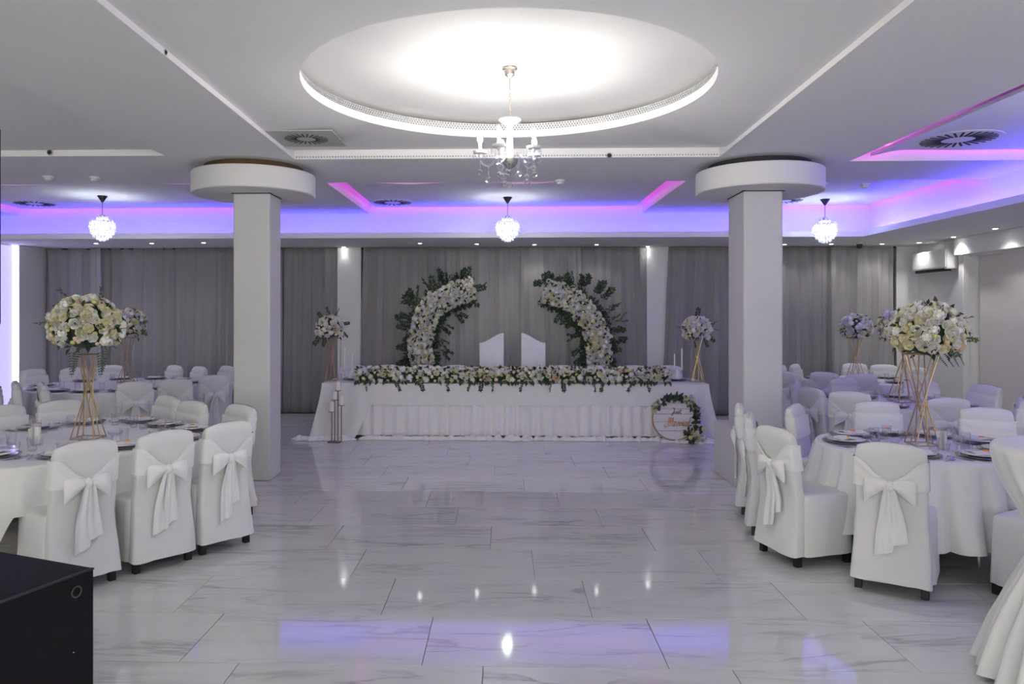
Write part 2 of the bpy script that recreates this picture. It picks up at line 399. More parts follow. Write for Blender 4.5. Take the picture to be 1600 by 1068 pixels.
def ring_wall(r, za, zb, n=128): return MB().lathe([(r, za), (r + 0.0001, zb)], n, (RC.x, RC.y, 0), cap0=False, cap1=False)
struct('recess_rim', ring_wall(RR, ZP, ZP + 0.065), ceil_m, ceiling)
struct('recess_rim', MB().lathe([(RR, ZP + 0.065), (RR + 0.03, ZP + 0.065), (RR + 0.03, ZP + 0.13), (RR + 0.2, ZP + 0.13)], 128, (RC.x, RC.y, 0), cap0=False, cap1=False), ceil_m, ceiling)
struct('recess_ceiling', MB().lathe([(0.001, ZP + 0.165), (RR + 0.17, ZP + 0.165), (RR + 0.17, ZP + 0.19), (0.001, ZP + 0.19)], 96, (RC.x, RC.y, 0)), ceil_m, ceiling)
b = MB()
for r_ in range(3):
    for i in range(360):
        a = 2 * PI * (i + 0.5 * (r_ % 2)) / 360
        b.ball((RC.x + (RR + 0.022) * math.cos(a), RC.y + (RR + 0.022) * math.sin(a), ZP + 0.077 + 0.019 * r_), 0.0095, 5, 2)
stuff(obj('bead_trim', b, glitter, ceiling, sharp=1))
b = MB()
for i in range(150): b.ball((-2.05 + 4.1 * i / 149, 7.302, ZS + 0.02), 0.0085, 5, 2)
stuff(obj('bead_trim', b, glitter, ceiling, sharp=1))

# ------------------------------------------------------------------ columns
def column(nm, x0, x1, y0, y1, cc, brownneck, plinth=None):
    b = MB(); b.box(((x0 + x1) / 2, (y0 + y1) / 2, 2.93 / 2), (x1 - x0, y1 - y0, 2.93), b=0.02)
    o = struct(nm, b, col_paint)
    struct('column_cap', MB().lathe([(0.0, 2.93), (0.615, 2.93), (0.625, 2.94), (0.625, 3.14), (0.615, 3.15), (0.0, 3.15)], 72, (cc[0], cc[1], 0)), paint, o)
    struct('column_neck', MB().lathe([(0.50, 3.145), (0.50, 3.23)], 48, (cc[0], cc[1], 0)), brownneck, o)
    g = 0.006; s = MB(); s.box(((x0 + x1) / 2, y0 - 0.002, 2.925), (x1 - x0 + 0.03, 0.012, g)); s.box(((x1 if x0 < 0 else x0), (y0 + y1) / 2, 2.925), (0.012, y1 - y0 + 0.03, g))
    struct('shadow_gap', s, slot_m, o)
    if plinth: struct('column_plinth', MB().box(((plinth[0] + plinth[1]) / 2, (plinth[2] + plinth[3]) / 2, plinth[4] / 2), (plinth[1] - plinth[0], plinth[3] - plinth[2], plinth[4]), b=0.012), col_paint, o)
    return o
column('column', -2.77, -2.39, 7.54, 7.92, (-2.62, 7.75), brown)
column('column', 2.38, 2.77, 7.54, 8.06, (2.60, 7.75), slot_m, (2.25, 2.83, 7.41, 8.14, 0.56))
for nm, p0, p1 in (('pilaster', 529, 566), ('pilaster', 1009, 1047)):
    a, c = aty(p0, 12.75), aty(p1, 12.75)
    o = struct('column_pilaster', MB().box(((a.x + c.x) / 2, 12.8, ZL / 2), (c.x - a.x, 0.3, ZL), b=0.01), paint)
a = aty(1397, 12.75); struct('column_pilaster', MB().box(((a.x + XR) / 2 + 0.02, 12.82, ZL / 2), (XR - a.x + 0.02, 0.26, ZL), b=0.01), paint)
struct('column_pilaster', MB().box((XL + 0.03, 12.5, ZL / 2), (0.10, 0.9, ZL), b=0.01), paint)
# niche on the left wall; its panel glows in place of the strip's wash
p = thing('lit_niche', 'tall lavender niche panel, made to glow, with a bright strip at far left', 'light', (XL, 11.80, 0))
obj('panel', MB().box((0.012, -0.06, 1.50), (0.02, 0.48, 2.60)), niche_glow, p)
obj('led_strip', MB().box((0.03, 0.20, 1.50), (0.03, 0.03, 2.60)), led_line, p)

# ------------------------------------------------------------------ curtains
def curtain(px0, px1, y, m, seed, label, lean0=0.0, lean1=0.0, tight=0.0):
    a, c = aty(px0, y).x, aty(px1, y).x; w = c - a; nu = max(40, int(w / 0.014)); nv = 14
    r = random.Random(seed); ph = r.random() * 9; lam = 0.155 + 0.03 * r.random()
    def fn(u, v):
        x = a + w * u; h = v
        k = 2 * PI * x / lam + 1.9 * ns(x * 1.7, ph, v * 0.35) * 2 + ph
        amp = (0.030 + 0.016 * ns(x * 2.1, ph + 4, 0.5)) * (0.75 + 0.35 * (1 - v))
        yy = y + amp * math.sin(k) + 0.018 * math.sin(k * 0.5 + ph) + 0.02 * ns(x * 3, v * 1.5, ph)
        xx = x + (1 - v) * (lean0 * (1 - u) + lean1 * u) + 0.012 * math.sin(k * 2)
        return (xx, yy, 0.015 + (ZL - 0.02) * v + 0.004 * math.sin(k) * v)
    o = obj('curtain', MB().grid(fn, nu, nv), m, sharp=180)
    so = o.modifiers.new('thickness', 'SOLIDIFY'); so.thickness = 0.006
    return tag(o, label, 'curtain', 'grey curtains along the back wall')
curtain(73, 146, 12.70, curt_m, 1, 'dark grey curtain at the far left back corner beside the lit wall panel')
curtain(141, 158, 12.58, curt_l, 11, 'narrow gathered grey curtain edge behind the near left flower centrepiece', tight=1)
curtain(150, 280, 12.70, curt_m, 2, 'wide grey curtain behind the far left round table')
curtain(276, 440, 12.63, curt_m, 3, 'grey curtain running behind the left column')
curtain(434, 533, 12.68, curt_m, 4, 'grey curtain between the left column and the left white pilaster', 0, -0.02)
curtain(566, 694, 12.60, curt_m, 5, 'grey curtain behind the left floral arch, by the left pilaster', -0.06, 0)
curtain(689, 815, 12.66, curt_l, 6, 'lighter grey curtain behind the left white throne chair')
curtain(811, 906, 12.60, curt_l, 7, 'lighter grey curtain behind the right white throne chair')
curtain(902, 1010, 12.66, curt_m, 8, 'grey curtain behind the right floral arch, by the right pilaster', 0, 0.06)
curtain(1046, 1150, 12.60, curt_m, 9, 'grey curtain between the right pilaster and the right column', -0.12, 0)
curtain(1146, 1304, 12.66, curt_m, 10, 'grey curtain emerging to the right of the right column')
curtain(1299, 1398, 12.60, curt_l, 12, 'lighter grey curtain at the right back corner near the air conditioner')
rl = obj('curtain_rail', MB().box(((XL + XR) / 2, 12.74, ZL - 0.012), (XR - XL - 0.3, 0.05, 0.02)), slot_m)
rl['kind'] = 'structure'; rl.name = 'trim_4'

# ------------------------------------------------------------------ ceiling fittings
def spot(i, px, py, label):
    p = at(px, py - (3 if i < 10 else 0), ZL); t = thing('downlight', label, 'light', (p.x, p.y, ZL), 0, 'recessed downlights')
    if i == 0:
        spot.rim = MB().lathe([(0.030, -0.001), (0.045, -0.001), (0.045, -0.006), (0.030, -0.004)], 20, cap0=False, cap1=False).mesh('rim', plast)
        spot.lens = MB().lathe([(0.0, -0.003), (0.033, -0.003), (0.033, -0.001)], 20).mesh('lens', spot_m)
    link('rim', spot.rim, t); link('lens', spot.lens, t)
    ld = bpy.data.lights.new('downlight_beam', 'SPOT'); ld.energy = 11 if i < 10 else 22; ld.spot_size = 2.1; ld.spot_blend = 1.0; ld.shadow_soft_size = 0.03; ld.color = (1, 0.97, 0.93)
    lo = bpy.data.objects.new('downlight_beam', ld); COL.objects.link(lo); lo.parent = t; lo.location = (0, 0, -0.03)
SP = [(150, 383, 'left-hand end downlight over the back left curtain'), (237, 383, 'small downlight second from the left wall, over back curtain'), (318, 382, 'small downlight just left of the left column'),
      (656, 383, 'small downlight above the left floral arch'), (745, 384, 'small downlight left of the middle pendant lamp'), (835, 385, 'small downlight right of the middle pendant lamp'),
      (932, 385, 'small downlight above the right floral arch'), (1299, 384, 'small downlight below the right crystal pendant'), (1226, 384.5, 'small downlight at the edge of the right column'), (1378, 384, 'small downlight beside the black security camera'),
      (1436, 379, 'small downlight right above the air conditioner'), (1490, 370, 'small downlight between air conditioner and blind box'), (1555, 357, 'small downlight nearest to the right frame edge over the blind')]
for i, (px, py, l) in enumerate(SP): spot(i, px, py, l)
for (px, py, l) in ((537, 392, 'small wall washer on top of the left white pilaster'), (1012, 392, 'small wall washer on top of the right white pilaster')):
    p = aty(px, 12.6, ZL); t = thing('downlight', l, 'light', p, 0, 'recessed downlights')
    link('rim', spot.rim, t); link('lens', spot.lens, t)
    ld = bpy.data.lights.new('downlight_beam', 'SPOT'); ld.energy = 2.5; ld.spot_size = 1.6; ld.spot_blend = 0.9; ld.shadow_soft_size = 0.03
    lo = bpy.data.objects.new('downlight_beam', ld); COL.objects.link(lo); lo.parent = t; lo.location = (0, 0, -0.03)

def detector(px, py, label, kind=0):
    p = at(px, py, ZS); t = thing('smoke_detector', label, 'detector', p, 0, 'ceiling detectors')
    obj('base', MB().lathe([(0.055, 0), (0.055, -0.02), (0.045, -0.028)], 20), plast, t)
    obj('sensor_head', MB().lathe([(0.040, -0.028), (0.038, -0.045), (0.020, -0.055)], 20), [plast, silver][kind], t)
detector(75, 275, 'pale ceiling detector at far left'); detector(148, 276, 'pale ceiling detector above the left crystal pendant')
detector(875, 281, 'round ceiling detector right of the crystal chandelier'); detector(1285, 286, 'shiny ceiling detector above the right crystal pendant', 1)
detector(1352, 287, 'pale ceiling detector right of the right crystal pendant')

slot_mesh = MB().box((0, 0.72, 0), (0.09, 0.56, 0.004)).mesh('slot', slot_m)
def vent(x, y, half, r, label, n=24, plate=True, z=ZP, m=grey_pl):
    t = thing('ceiling_vent', label, 'vent', (x, y, z - 0.001), 0, 'swirl ceiling vents')
    if plate: obj('plate', MB().box((0, 0, -0.004), (2 * half, 2 * half, 0.008), b=0.002), m, t)
    else: obj('plate', MB().lathe([(half, 0), (half, -0.006), (0.0, -0.006)], 40), m, t)
    for k in range(n): link('slot', slot_mesh, t, (0, 0, -0.009), (0, 0, 2 * PI * k / n + 0.05), (r * 0.7, r, 1))
vent(-1.77, 6.62, 0.30, 0.19, 'square grey swirl vent left of the round ceiling recess', z=ZP - 0.045)
pv = at(1497, 217, ZP)
vent(pv.x, pv.y, 0.36, 0.31, 'large white swirl vent in the right front coffer', 28, False, m=ceil_m)
vent(-1.62, 10.75, 0.31, 0.27, 'swirl vent at the left corner of the middle back coffer', 20, False, m=ceil_m)
vent(-6.85, 10.7, 0.31, 0.27, 'swirl vent in the left back coffer at frame edge', 20, False, m=ceil_m)
vent(3.95, 10.75, 0.30, 0.26, 'swirl vent in the right back coffer behind the right column cap', 20, False, m=ceil_m)
p = at(1343, 378, ZL); t = thing('security_camera', 'small black dome security camera under the right back soffit', 'camera', (p.x, p.y, ZL))
obj('base', MB().lathe([(0.05, 0), (0.05, -0.03), (0.045, -0.035)], 20), plast, t)
obj('dome', MB().lathe([(0.042, -0.035), (0.045, -0.06), (0.038, -0.085), (0.02, -0.10), (0.004, -0.104)], 20), blackp, t)
# ceiling spots on the bays' steps
for (px, py, Y, l) in ((952, 243, 7.30, 'tiny round projector lamp on the middle ceiling step'), (78, 238, 7.09, 'tiny round projector lamp on the left ceiling step')):
    p = aty(px, Y, zat(px, py, Y)); t = thing('step_lamp', l, 'lamp', p, 0, 'ceiling step lamps')
    obj('ring', MB().torus((0, -0.005, 0), 0.022, 0.006, 20, 6, 'y'), silver, t); obj('lens', MB().ball((0, -0.004, 0), 0.017, 10, 5), blackp, t)
p = Vector((-2.05, 4.6, 3.27)); t = thing('step_lamp', 'tiny dark fitting on the left edge of the middle bay', 'lamp', (-2.0, 4.35, 3.24), 0, 'ceiling step lamps')
obj('ring', MB().torus((0, 0, 0), 0.014, 0.004, 20, 6, 'y', Matrix.Rotation(PI / 2, 4, 'Z')), silver, t); obj('lens', MB().ball((0.002, 0, 0), 0.011, 10, 5), blackp, t)

# pendant lamps
drop = MB().lathe([(0.0005, 0.026), (0.006, 0.020), (0.012, 0.008), (0.014, -0.004), (0.010, -0.014), (0.0005, -0.019)], 6)
def pendant(px, py, label):
    p = at(px, py, ZP); t = thing('pendant_lamp', label, 'lamp', (p.x, p.y, ZP - 0.001), 0, 'crystal ball pendants')
    obj('canopy', MB().lathe([(0.066, 0), (0.060, -0.012), (0.012, -0.085), (0.004, -0.088)], 24), blackp, t)
    obj('cord', MB().tube([(0, 0, -0.085), (0, 0, -0.27)], 0.004, 6), blackp, t)
    c = -0.44; fr = MB(); r = random.Random(3)
    for z, q in ((-0.30, 0.06), (-0.35, 0.12), (-0.41, 0.145), (-0.47, 0.14), (-0.53, 0.10)): fr.torus((0, 0, z), q, 0.004, 28, 5)
    fr.lathe([(0.035, -0.26), (0.035, -0.29), (0.03, -0.30)], 16)
    obj('frame', fr, silver, t)
    cr = MB()
    for z, q, n in ((-0.305, 0.065, 10), (-0.355, 0.128, 18), (-0.385, 0.15, 20), (-0.425, 0.158, 22), (-0.465, 0.155, 22), (-0.505, 0.137, 20), (-0.545, 0.108, 16), (-0.58, 0.07, 10), (-0.60, 0.03, 5)):
        for k in range(n):
            a = 2 * PI * (k + r.random() * 0.4) / n
            cr.add(drop.v, drop.f, Matrix.Translation((q * math.cos(a), q * math.sin(a), z)) @ Matrix.Scale(1.15, 4))
    stuff(obj('crystal_drops', cr, frost, t, sharp=20))
    obj('bulb', MB().ball((0, 0, -0.43), 0.055, 14, 8), pend_m, t)
pendant(160, 306, 'crystal ball pendant lamp over the far left table')
pendant(793, 308, 'crystal ball pendant lamp above the head table, behind the chandelier')
pendant(1289, 311, 'crystal ball pendant lamp right of the right column')

def pendant_at(x, y, label):
    p = Vector((x, y, ZP)); q = p - Vector((0, 0, EYE)); s_, c_ = math.sin(YAW), math.cos(YAW); d = -s_ * x + c_ * y
    pendant(PX + F * (c_ * x + s_ * y) / d, PY - F * q.z / d, label)
pendant_at(4.5, 5.3, 'crystal ball pendant lamp in the right front coffer, just outside the frame')
pendant_at(-5.4, 4.6, 'added crystal ball pendant lamp, unseen left of the frame, for light from above')  # added out of view so the near left table gets overhead light

# chandelier
def chandelier(loc, label, copy_of=None):
    t = thing('chandelier', label, 'chandelier', loc, 0, None)
    obj('canopy', MB().lathe([(0.058, 0), (0.055, -0.012), (0.043, -0.018), (0.036, -0.055), (0.022, -0.062), (0.010, -0.075)], 28), nickel, t)
    obj('rod', MB().tube([(0, 0, -0.07), (0, 0, -0.16)], 0.005, 8), nickel, t)
    ch = MB()
    for k in range(9):
        M = Matrix.Translation((0, 0, -0.172 - 0.025 * k)) @ Matrix.Rotation(PI / 2 * (k % 2), 4, 'Z') @ Matrix.Rotation(PI / 2, 4, 'X') @ Matrix.Diagonal((0.6, 1, 1, 1))
        ch.torus((0, 0, 0), 0.014, 0.0022, 10, 5, 'z', M)
    obj('chain', ch, gold, t)
    tp = -0.40
    obj('top_plate', MB().lathe([(0.01, tp + 0.015), (0.05, tp + 0.012), (0.075, tp + 0.028), (0.08, tp + 0.022), (0.055, tp), (0.02, tp - 0.012)], 24), frost, t)
    obj('stem', MB().lathe([(0.012, tp), (0.022, tp - 0.03), (0.019, tp - 0.10), (0.024, tp - 0.19), (0.018, tp - 0.24), (0.03, tp - 0.27)], 20), china, t)
    bz = tp - 0.30
    obj('bowl', MB().lathe([(0.02, bz + 0.045), (0.062, bz + 0.04), (0.055, bz + 0.01), (0.035, bz - 0.015), (0.012, bz - 0.03), (0.006, bz - 0.05)], 24), silver, t)
    R = 0.215; cz = tp - 0.22
    arm = MB().tube(smooth_path([(0.03, 0, bz + 0.04), (0.06, 0, bz + 0.075), (0.10, 0, bz + 0.055), (0.135, 0, bz + 0.005), (0.175, 0, bz - 0.005), (0.21, 0, bz + 0.03), (R, 0, cz)], 5), 0.0062, 8).mesh('arm', crystal)
    cup = MB().lathe([(0.008, -0.02), (0.016, -0.004), (0.048, 0.006), (0.053, 0.022), (0.050, 0.022), (0.044, 0.010), (0.010, 0.004)], 20).mesh('drip_cup', china)
    can = MB().lathe([(0.011, 0.0), (0.011, 0.075), (0.008, 0.08)], 12).mesh('candle_sleeve', china)
    blb = MB().lathe([(0.008, 0.08), (0.017, 0.095), (0.019, 0.110), (0.014, 0.130), (0.003, 0.150)], 14).mesh('bulb', bulb_m)
    bead = MB()
    for k in range(5): bead.ball((0, 0, -0.01 - 0.014 * k), 0.006, 6, 3)
    bead.ball((0, 0, -0.10), 0.022, 12, 7); sball = bead.mesh('hanging_ball', crystal, 20)
    pr = MB().lathe([(0.0008, 0.0), (0.006, -0.012), (0.007, -0.03), (0.0008, -0.05)], 6).mesh('hanging_prism', crystal, 20)
    for k in range(5):
        a = math.radians(33 + 72 * k); M = Matrix.Rotation(a, 4, 'Z'); p = M @ Vector((R, 0, cz))
        link('arm', arm, t, (0, 0, 0), (0, 0, a)); link('drip_cup', cup, t, p); link('candle_sleeve', can, t, p); link('bulb', blb, t, p)
        link('hanging_ball', sball, t, M @ Vector((R, 0, cz - 0.03))); link('hanging_ball', sball, t, M @ Vector((0.155, 0, bz - 0.008)))
        link('hanging_ball', sball, t, M @ Vector((0.075, 0.012, bz + 0.03)))
        for j in range(5):
            b_ = a + 2 * PI * j / 5 + 0.3; link('hanging_prism', pr, t, p + Vector((0.05 * math.cos(b_), 0.05 * math.sin(b_), 0.006)))
    link('hanging_ball', sball, t, (0, 0, bz - 0.045))
    for j in range(6):
        b_ = 2 * PI * j / 6 + 0.2; link('hanging_prism', pr, t, (0.075 * math.cos(b_), 0.075 * math.sin(b_), tp + 0.018))
    return t
CH = chandelier((0.035, 5.40, ZP + 0.164), 'crystal chandelier with five lit candle bulbs in the round ceiling recess')

chandelier((0.0, -1.2, ZP - 0.001), 'added crystal chandelier behind the camera, unseen, for overhead light on the near tables')  # unseen lamp, added to light the near ceiling and floor from above
# air conditioner on the right wall
a0 = Vector((XR, 11.98, 2.53)); t = thing('air_conditioner', 'white split air conditioner mounted high on the right wall', 'air conditioner', a0)
obj('body', MB().box((-0.11, 0, 0), (0.22, 0.98, 0.30), b=0.02), plast, t)
obj('front_panel', MB().box((-0.225, -0.02, 0.01), (0.014, 0.90, 0.26), b=0.004), acpanel, t)
obj('air_outlet', MB().box((-0.165, -0.02, -0.158), (0.11, 0.80, 0.045), b=0.004), slot_m, t)
obj('flap', MB().box((-0.15, -0.02, -0.184), (0.06, 0.80, 0.008), b=0.002), plast, t)
obj('end_badge', MB().box((-0.03, -0.492, -0.09), (0.04, 0.004, 0.05)), silver, t)

# ------------------------------------------------------------------ covered chairs
def back_loft(seed):
    b = MB(); rings = []; N = 44; lv = [0.0, 0.04, 0.12, 0.22, 0.34, 0.46, 0.56, 0.66, 0.74, 0.82, 0.88, 0.93, 0.965, 0.985, 1.0]
    r = random.Random(seed); q = r.random() * 10
    for v in lv:
        hz = 0.075 + v * 0.865
        hw = 0.222 - 0.026 * min(1, max(0, hz - 0.08) / 0.42) - 0.006 * max(0, v - 0.6)
        hd = 0.045 + 0.012 * max(0, 0.45 - hz) / 0.4
        shrink = 1.0 if v < 0.93 else 1 - 0.75 * ((v - 0.93) / 0.07) ** 2
        sw = 1.0 if v < 0.93 else 1 - 0.055 * ((v - 0.93) / 0.07) ** 2
        lean = -(hz - 0.45) * 0.13 if hz > 0.45 else -(0.45 - hz) * 0.10
        ring = []
        for i in range(N):
            a = 2 * PI * i / N; c, s = math.cos(a), math.sin(a); e = 0.42
            x = hw * sw * math.copysign(abs(c) ** e, c); y = hd * shrink * math.copysign(abs(s) ** e, s)
            u = abs(x) / hw
            z = 0.075 + v * (0.845 - 0.034 * u ** 3)
            f = max(0, 0.5 - hz) / 0.42
            y += 0.006 * ns(x * 9, z * 5, q) + f * 0.014 * math.sin(x * 34 + q) * ns(x * 4, 0.3, q + 2)
            x += 0.005 * ns(y * 9, z * 5, q + 5)
            if v == 0: z += 0.012 * ns(x * 7, y * 7, q)
            ring.append((x, -0.205 + y + lean, z))
        rings.append(ring)
    return b.rings(rings, False, True)
def seat_loft(seed):
    b = MB(); rings = []; N = 56; q = seed * 1.7
    for z, k in ((0.075, 1.045), (0.12, 1.04), (0.22, 1.02), (0.34, 1.0), (0.43, 0.99), (0.462, 0.975), (0.476, 0.94), (0.483, 0.85), (0.486, 0.5)):
        ring = []
        for i in range(N):
            a = 2 * PI * i / N; c, s = math.cos(a), math.sin(a); e = 0.30
            x = 0.222 * k * math.copysign(abs(c) ** e, c); y = 0.205 * k * math.copysign(abs(s) ** e, s)
            f = max(0, 0.44 - z) / 0.37; w = 0.010 * math.sin(a * 11 + q) * f * ns(math.cos(a) * 2, math.sin(a) * 2, q)
            zz = z + (0.012 * ns(x * 6, y * 6, q) if z < 0.1 else 0.004 * ns(x * 8, y * 8, q))
            ring.append((x * (1 + w * 3), y * (1 + w * 3), zz))
        rings.append(ring)
    return b.rings(rings, False, True)
def lean_at(z): return -(z - 0.45) * 0.13 if z > 0.45 else -(0.45 - z) * 0.10
def sash_band():
    b = MB(); N = 72
    def pt(i, v):
        a = 2 * PI * i / N; c, q = math.cos(a), math.sin(a); e = 0.42
        x = 0.2045 * math.copysign(abs(c) ** e, c); y = 0.0555 * math.copysign(abs(q) ** e, q)
        k = max(0, 1 - abs(x) / 0.19) if y < 0 else 0
        k = k * k * (3 - 2 * k)
        z = 0.735 - 0.075 * k + (0.088 * (1 - k) + 0.026 * k) * (2 * v - 1)
        w = 1 + 0.05 * math.sin(v * 15 + a * 2) * (1 - 0.5 * k)
        return (x * (1 + 0.004 * math.sin(v * 15)), -0.205 + y * w - 0.014 * k + lean_at(z), z)
    b.grid(lambda u, v: pt(round(u * N) % N, v), N, 10); return b
def bow_loop(sg, seed):
    b = MB(); rings = []; r = random.Random(seed)
    for t, h, d, y, z in ((0.0, 0.020, 0.014, -0.015, 0.0), (0.03, 0.030, 0.020, -0.022, 0.002), (0.065, 0.050, 0.023, -0.026, -0.006), (0.10, 0.064, 0.021, -0.025, -0.018), (0.128, 0.071, 0.015, -0.020, -0.032), (0.142, 0.070, 0.006, -0.017, -0.040)):
        rings.append([(sg * t, y + d * math.cos(2 * PI * i / 12) * (1 + 0.45 * math.sin(4 * 2 * PI * i / 12 + seed)), 0.665 + z + h * math.sin(2 * PI * i / 12)) for i in range(12)])
    yb = -0.255 + lean_at(0.665)
    return b.rings([[(p[0], p[1] + yb, p[2]) for p in R] for R in rings])
def tail(x0, x1, zend, w1, seed):
    b = MB(); q = seed * 2.3
    def fn(u, v):
        z = 0.665 - (0.665 - zend) * v; xc = x0 + (x1 - x0) * v; w = 0.034 + (w1 - 0.034) * min(1, v * 1.4) ** 0.8
        zz = z + (0.03 * (u - 0.5) * v if v > 0.95 else 0)
        return (xc + w * (u - 0.5), -0.255 + lean_at(z) - 0.022 - 0.006 * math.sin(u * 9 + q) - 0.012 * (1 - v) - 0.006 * ns(u * 3, v * 4, q), zz)
    b.grid(fn, 8, 12); 
    b.grid(lambda u, v: Vector(fn(1 - u, v)) + Vector((0, 0.004, 0)), 8, 12); return b
GRP = 'white covered banquet chairs'
def chair_proto(seed):
    t = thing('banquet_chair', '', 'chair', (0, 0, 0), 0, GRP)
    obj('backrest', back_loft(seed), cloth, t, sharp=60); obj('seat', seat_loft(seed), cloth, t, sharp=60)
    s = obj('sash', sash_band(), sash_m, t, sharp=80)
    b = MB().ball((0, -0.255 + lean_at(0.665) - 0.022, 0.665), 0.028, 10, 6, 1.2); obj('knot', b, sash_m, s)
    for sg in (-1, 1): obj('bow_loop', bow_loop(sg, seed), sash_m, s, sharp=80)
    r = random.Random(seed)
    obj('sash_tail', tail(-0.01, -0.03 - 0.02 * r.random(), 0.20 + 0.06 * r.random(), 0.10, seed), sash_m, s, sharp=80)
    obj('sash_tail', tail(0.012, 0.035 + 0.02 * r.random(), 0.30 + 0.06 * r.random(), 0.095, seed + 1), sash_m, s, sharp=80)
    leg = MB().box((0, 0, 0.055), (0.042, 0.042, 0.11), b=0.003).mesh('leg', legm)
    for x in (-0.18, 0.18):
        link('leg', leg, t, (x, -0.225, 0)); link('leg', leg, t, (x, 0.17, 0))
    return t
PROTO = [chair_proto(s) for s in (1, 2, 3)]
used = set(); NCH = [0]
def chair(x, y, dx, dy, label):
    i = NCH[0] % 3; NCH[0] += 1
    d = Vector((dx, dy)).normalized(); c = Vector((x, y)) + d * 0.205
    rz = math.atan2(d.y, d.x) - PI / 2
    if i not in used:
        used.add(i); o = PROTO[i]; o.location = (c.x, c.y, 0); o.rotation_euler = (0, 0, rz); o['label'] = label; return o
    return dup(PROTO[i], (c.x, c.y, 0), rz, label)

# ------------------------------------------------------------------ round tables, cloths
def table_frame(x, y, r, label, ang=0):
    t = thing('round_table', label, 'table', (x, y, 0), ang, 'round banquet tables')
    obj('tabletop', MB().lathe([(r - 0.02, 0.715), (r - 0.012, 0.72), (r - 0.012, 0.738), (r - 0.02, 0.742)], 48), tan, t)
    for k in range(4):
        a = PI / 4 + PI / 2 * k; q = r * 0.5
        obj('leg', MB().tube([(q * math.cos(a), q * math.sin(a), 0.0), (q * math.cos(a), q * math.sin(a), 0.716)], 0.018, 8), silver, t)
def round_cloth(x, y, r, zhem, nf, amp_, label, seed=1, m=None, square=None, flare=0.10):
    b = MB(); N = 320; q = seed * 3.1; amp = amp_ * 1.7; rings = []; rings.append([(0.02 * math.cos(2 * PI * i / N), 0.02 * math.sin(2 * PI * i / N), 0.746) for i in range(N)])
    for k in (0.5, 0.9, 0.97): rings.append([(r * k * math.cos(2 * PI * i / N), r * k * math.sin(2 * PI * i / N), 0.746) for i in range(N)])
    for v in (0.0, 0.03, 0.08, 0.16, 0.28, 0.42, 0.58, 0.74, 0.88, 1.0):
        ring = []
        for i in range(N):
            a = 2 * PI * i / N
            if square:
                half, rot, dmax = square; aa = a - rot
                c = max(abs(math.cos(aa)), abs(math.sin(aa))); drop = min(half / c - r, dmax); cor = max(0, (1 / c - 1.12) / 0.29)
                z = 0.746 - drop * v; rad = r + flare * v * drop + 0.05 * v * cor * math.cos((aa % (PI / 2) - PI / 4) * 26) + 0.008 * v * math.sin(a * nf + q)
            else:
                z = 0.746 - (0.746 - zhem) * v
                ff = 1 - 2.2 * (1 - abs(math.sin(a * nf / 2 + 1.2 * ns(math.cos(a) * 2, math.sin(a) * 2, q) + q))) ** 1.6
                rad = r + flare * v ** 0.8 * (0.5 + 0.5 * v) + amp * v ** 0.7 * ff * (0.7 + 0.5 * ns(math.cos(a) * 3, math.sin(a) * 3, q + 3))
                z += 0.02 * v * ns(math.cos(a) * 3, math.sin(a) * 3, q + 7)
            if v == 0.0: rad = r - 0.006; z = 0.745
            elif v == 0.03: rad = r + 0.002
            ring.append((rad * math.cos(a), rad * math.sin(a), z))
        rings.append(ring)
    b.rings(rings, True, False)
    o = obj('tablecloth', b, m or cloth, None, (x, y, 0), sharp=80)
    return tag(o, label, 'tablecloth', 'white table cloths')

TA, TB, TC, TD, TE = (-3.30, 5.70, 0.92), (3.02, 5.54, 0.70), (4.30, 8.2, 0.72), (5.12, 10.98, 0.78), (-5.2, 9.9, 1.12)
RA = math.atan2(-0.58, 0.81)                      # the near left table is square, turned to face the aisle
for (T, l) in ((TB, 'near right'), (TC, 'middle right'), (TD, 'far right'), (TE, 'far left')):
    table_frame(T[0], T[1], T[2], 'round banquet table under the white cloth of the %s group' % l, 0.3)
def square_xy(h, a, e=0.28):
    c, q = math.cos(a), math.sin(a); return h * math.copysign(abs(c) ** e, c), h * math.copysign(abs(q) ** e, q)
t = thing('square_table', 'square banquet table with rounded corners under the white cloth, near left', 'table', (TA[0], TA[1], 0), RA)
obj('tabletop', MB().rings([[(*square_xy(TA[2] - 0.012, 2 * PI * i / 80), z) for i in range(80)] for z in (0.716, 0.740)]), tan, t)
for k in range(4): obj('leg', MB().tube([(0.55 * (1 if k % 2 else -1), 0.55 * (1 if k > 1 else -1), 0), (0.55 * (1 if k % 2 else -1), 0.55 * (1 if k > 1 else -1), 0.718)], 0.02, 8), silver, t)
b = MB(); N = 320; rings = []
for k in (0.02, 0.5, 0.9, 0.985): rings.append([(*square_xy(TA[2] * k, 2 * PI * i / N), 0.746) for i in range(N)])
for v in (0.0, 0.03, 0.08, 0.16, 0.28, 0.42, 0.58, 0.74, 0.88, 1.0):
    ring = []
    for i in range(N):
        a = 2 * PI * i / N; x, y = square_xy(TA[2], a); c = min(abs(x), abs(y)) / max(abs(x), abs(y))
        cor = max(0, (c - 0.87) / 0.13) ** 1.3; drop = 0.30 + 0.25 * cor
        o = -0.004 if v == 0 else 0.003 if v == 0.03 else 0.006 + 0.035 * v + 0.13 * v * cor + 0.012 * v * math.sin(a * 13 + 2) - 0.05 * v * max(0, 1 - abs(c - 0.70) / 0.12)
        l = math.hypot(x, y); z = 0.746 - drop * v if v else 0.745
        ring.append((x * (1 + o / l), y * (1 + o / l), z))
    rings.append(ring)
b.rings(rings, True, False)
tag(obj('tablecloth', b, satin, None, (TA[0], TA[1], 0), (0, 0, RA), 80), 'smooth short white cloth with hanging corners on the square near left table', 'tablecloth', 'white table cloths')
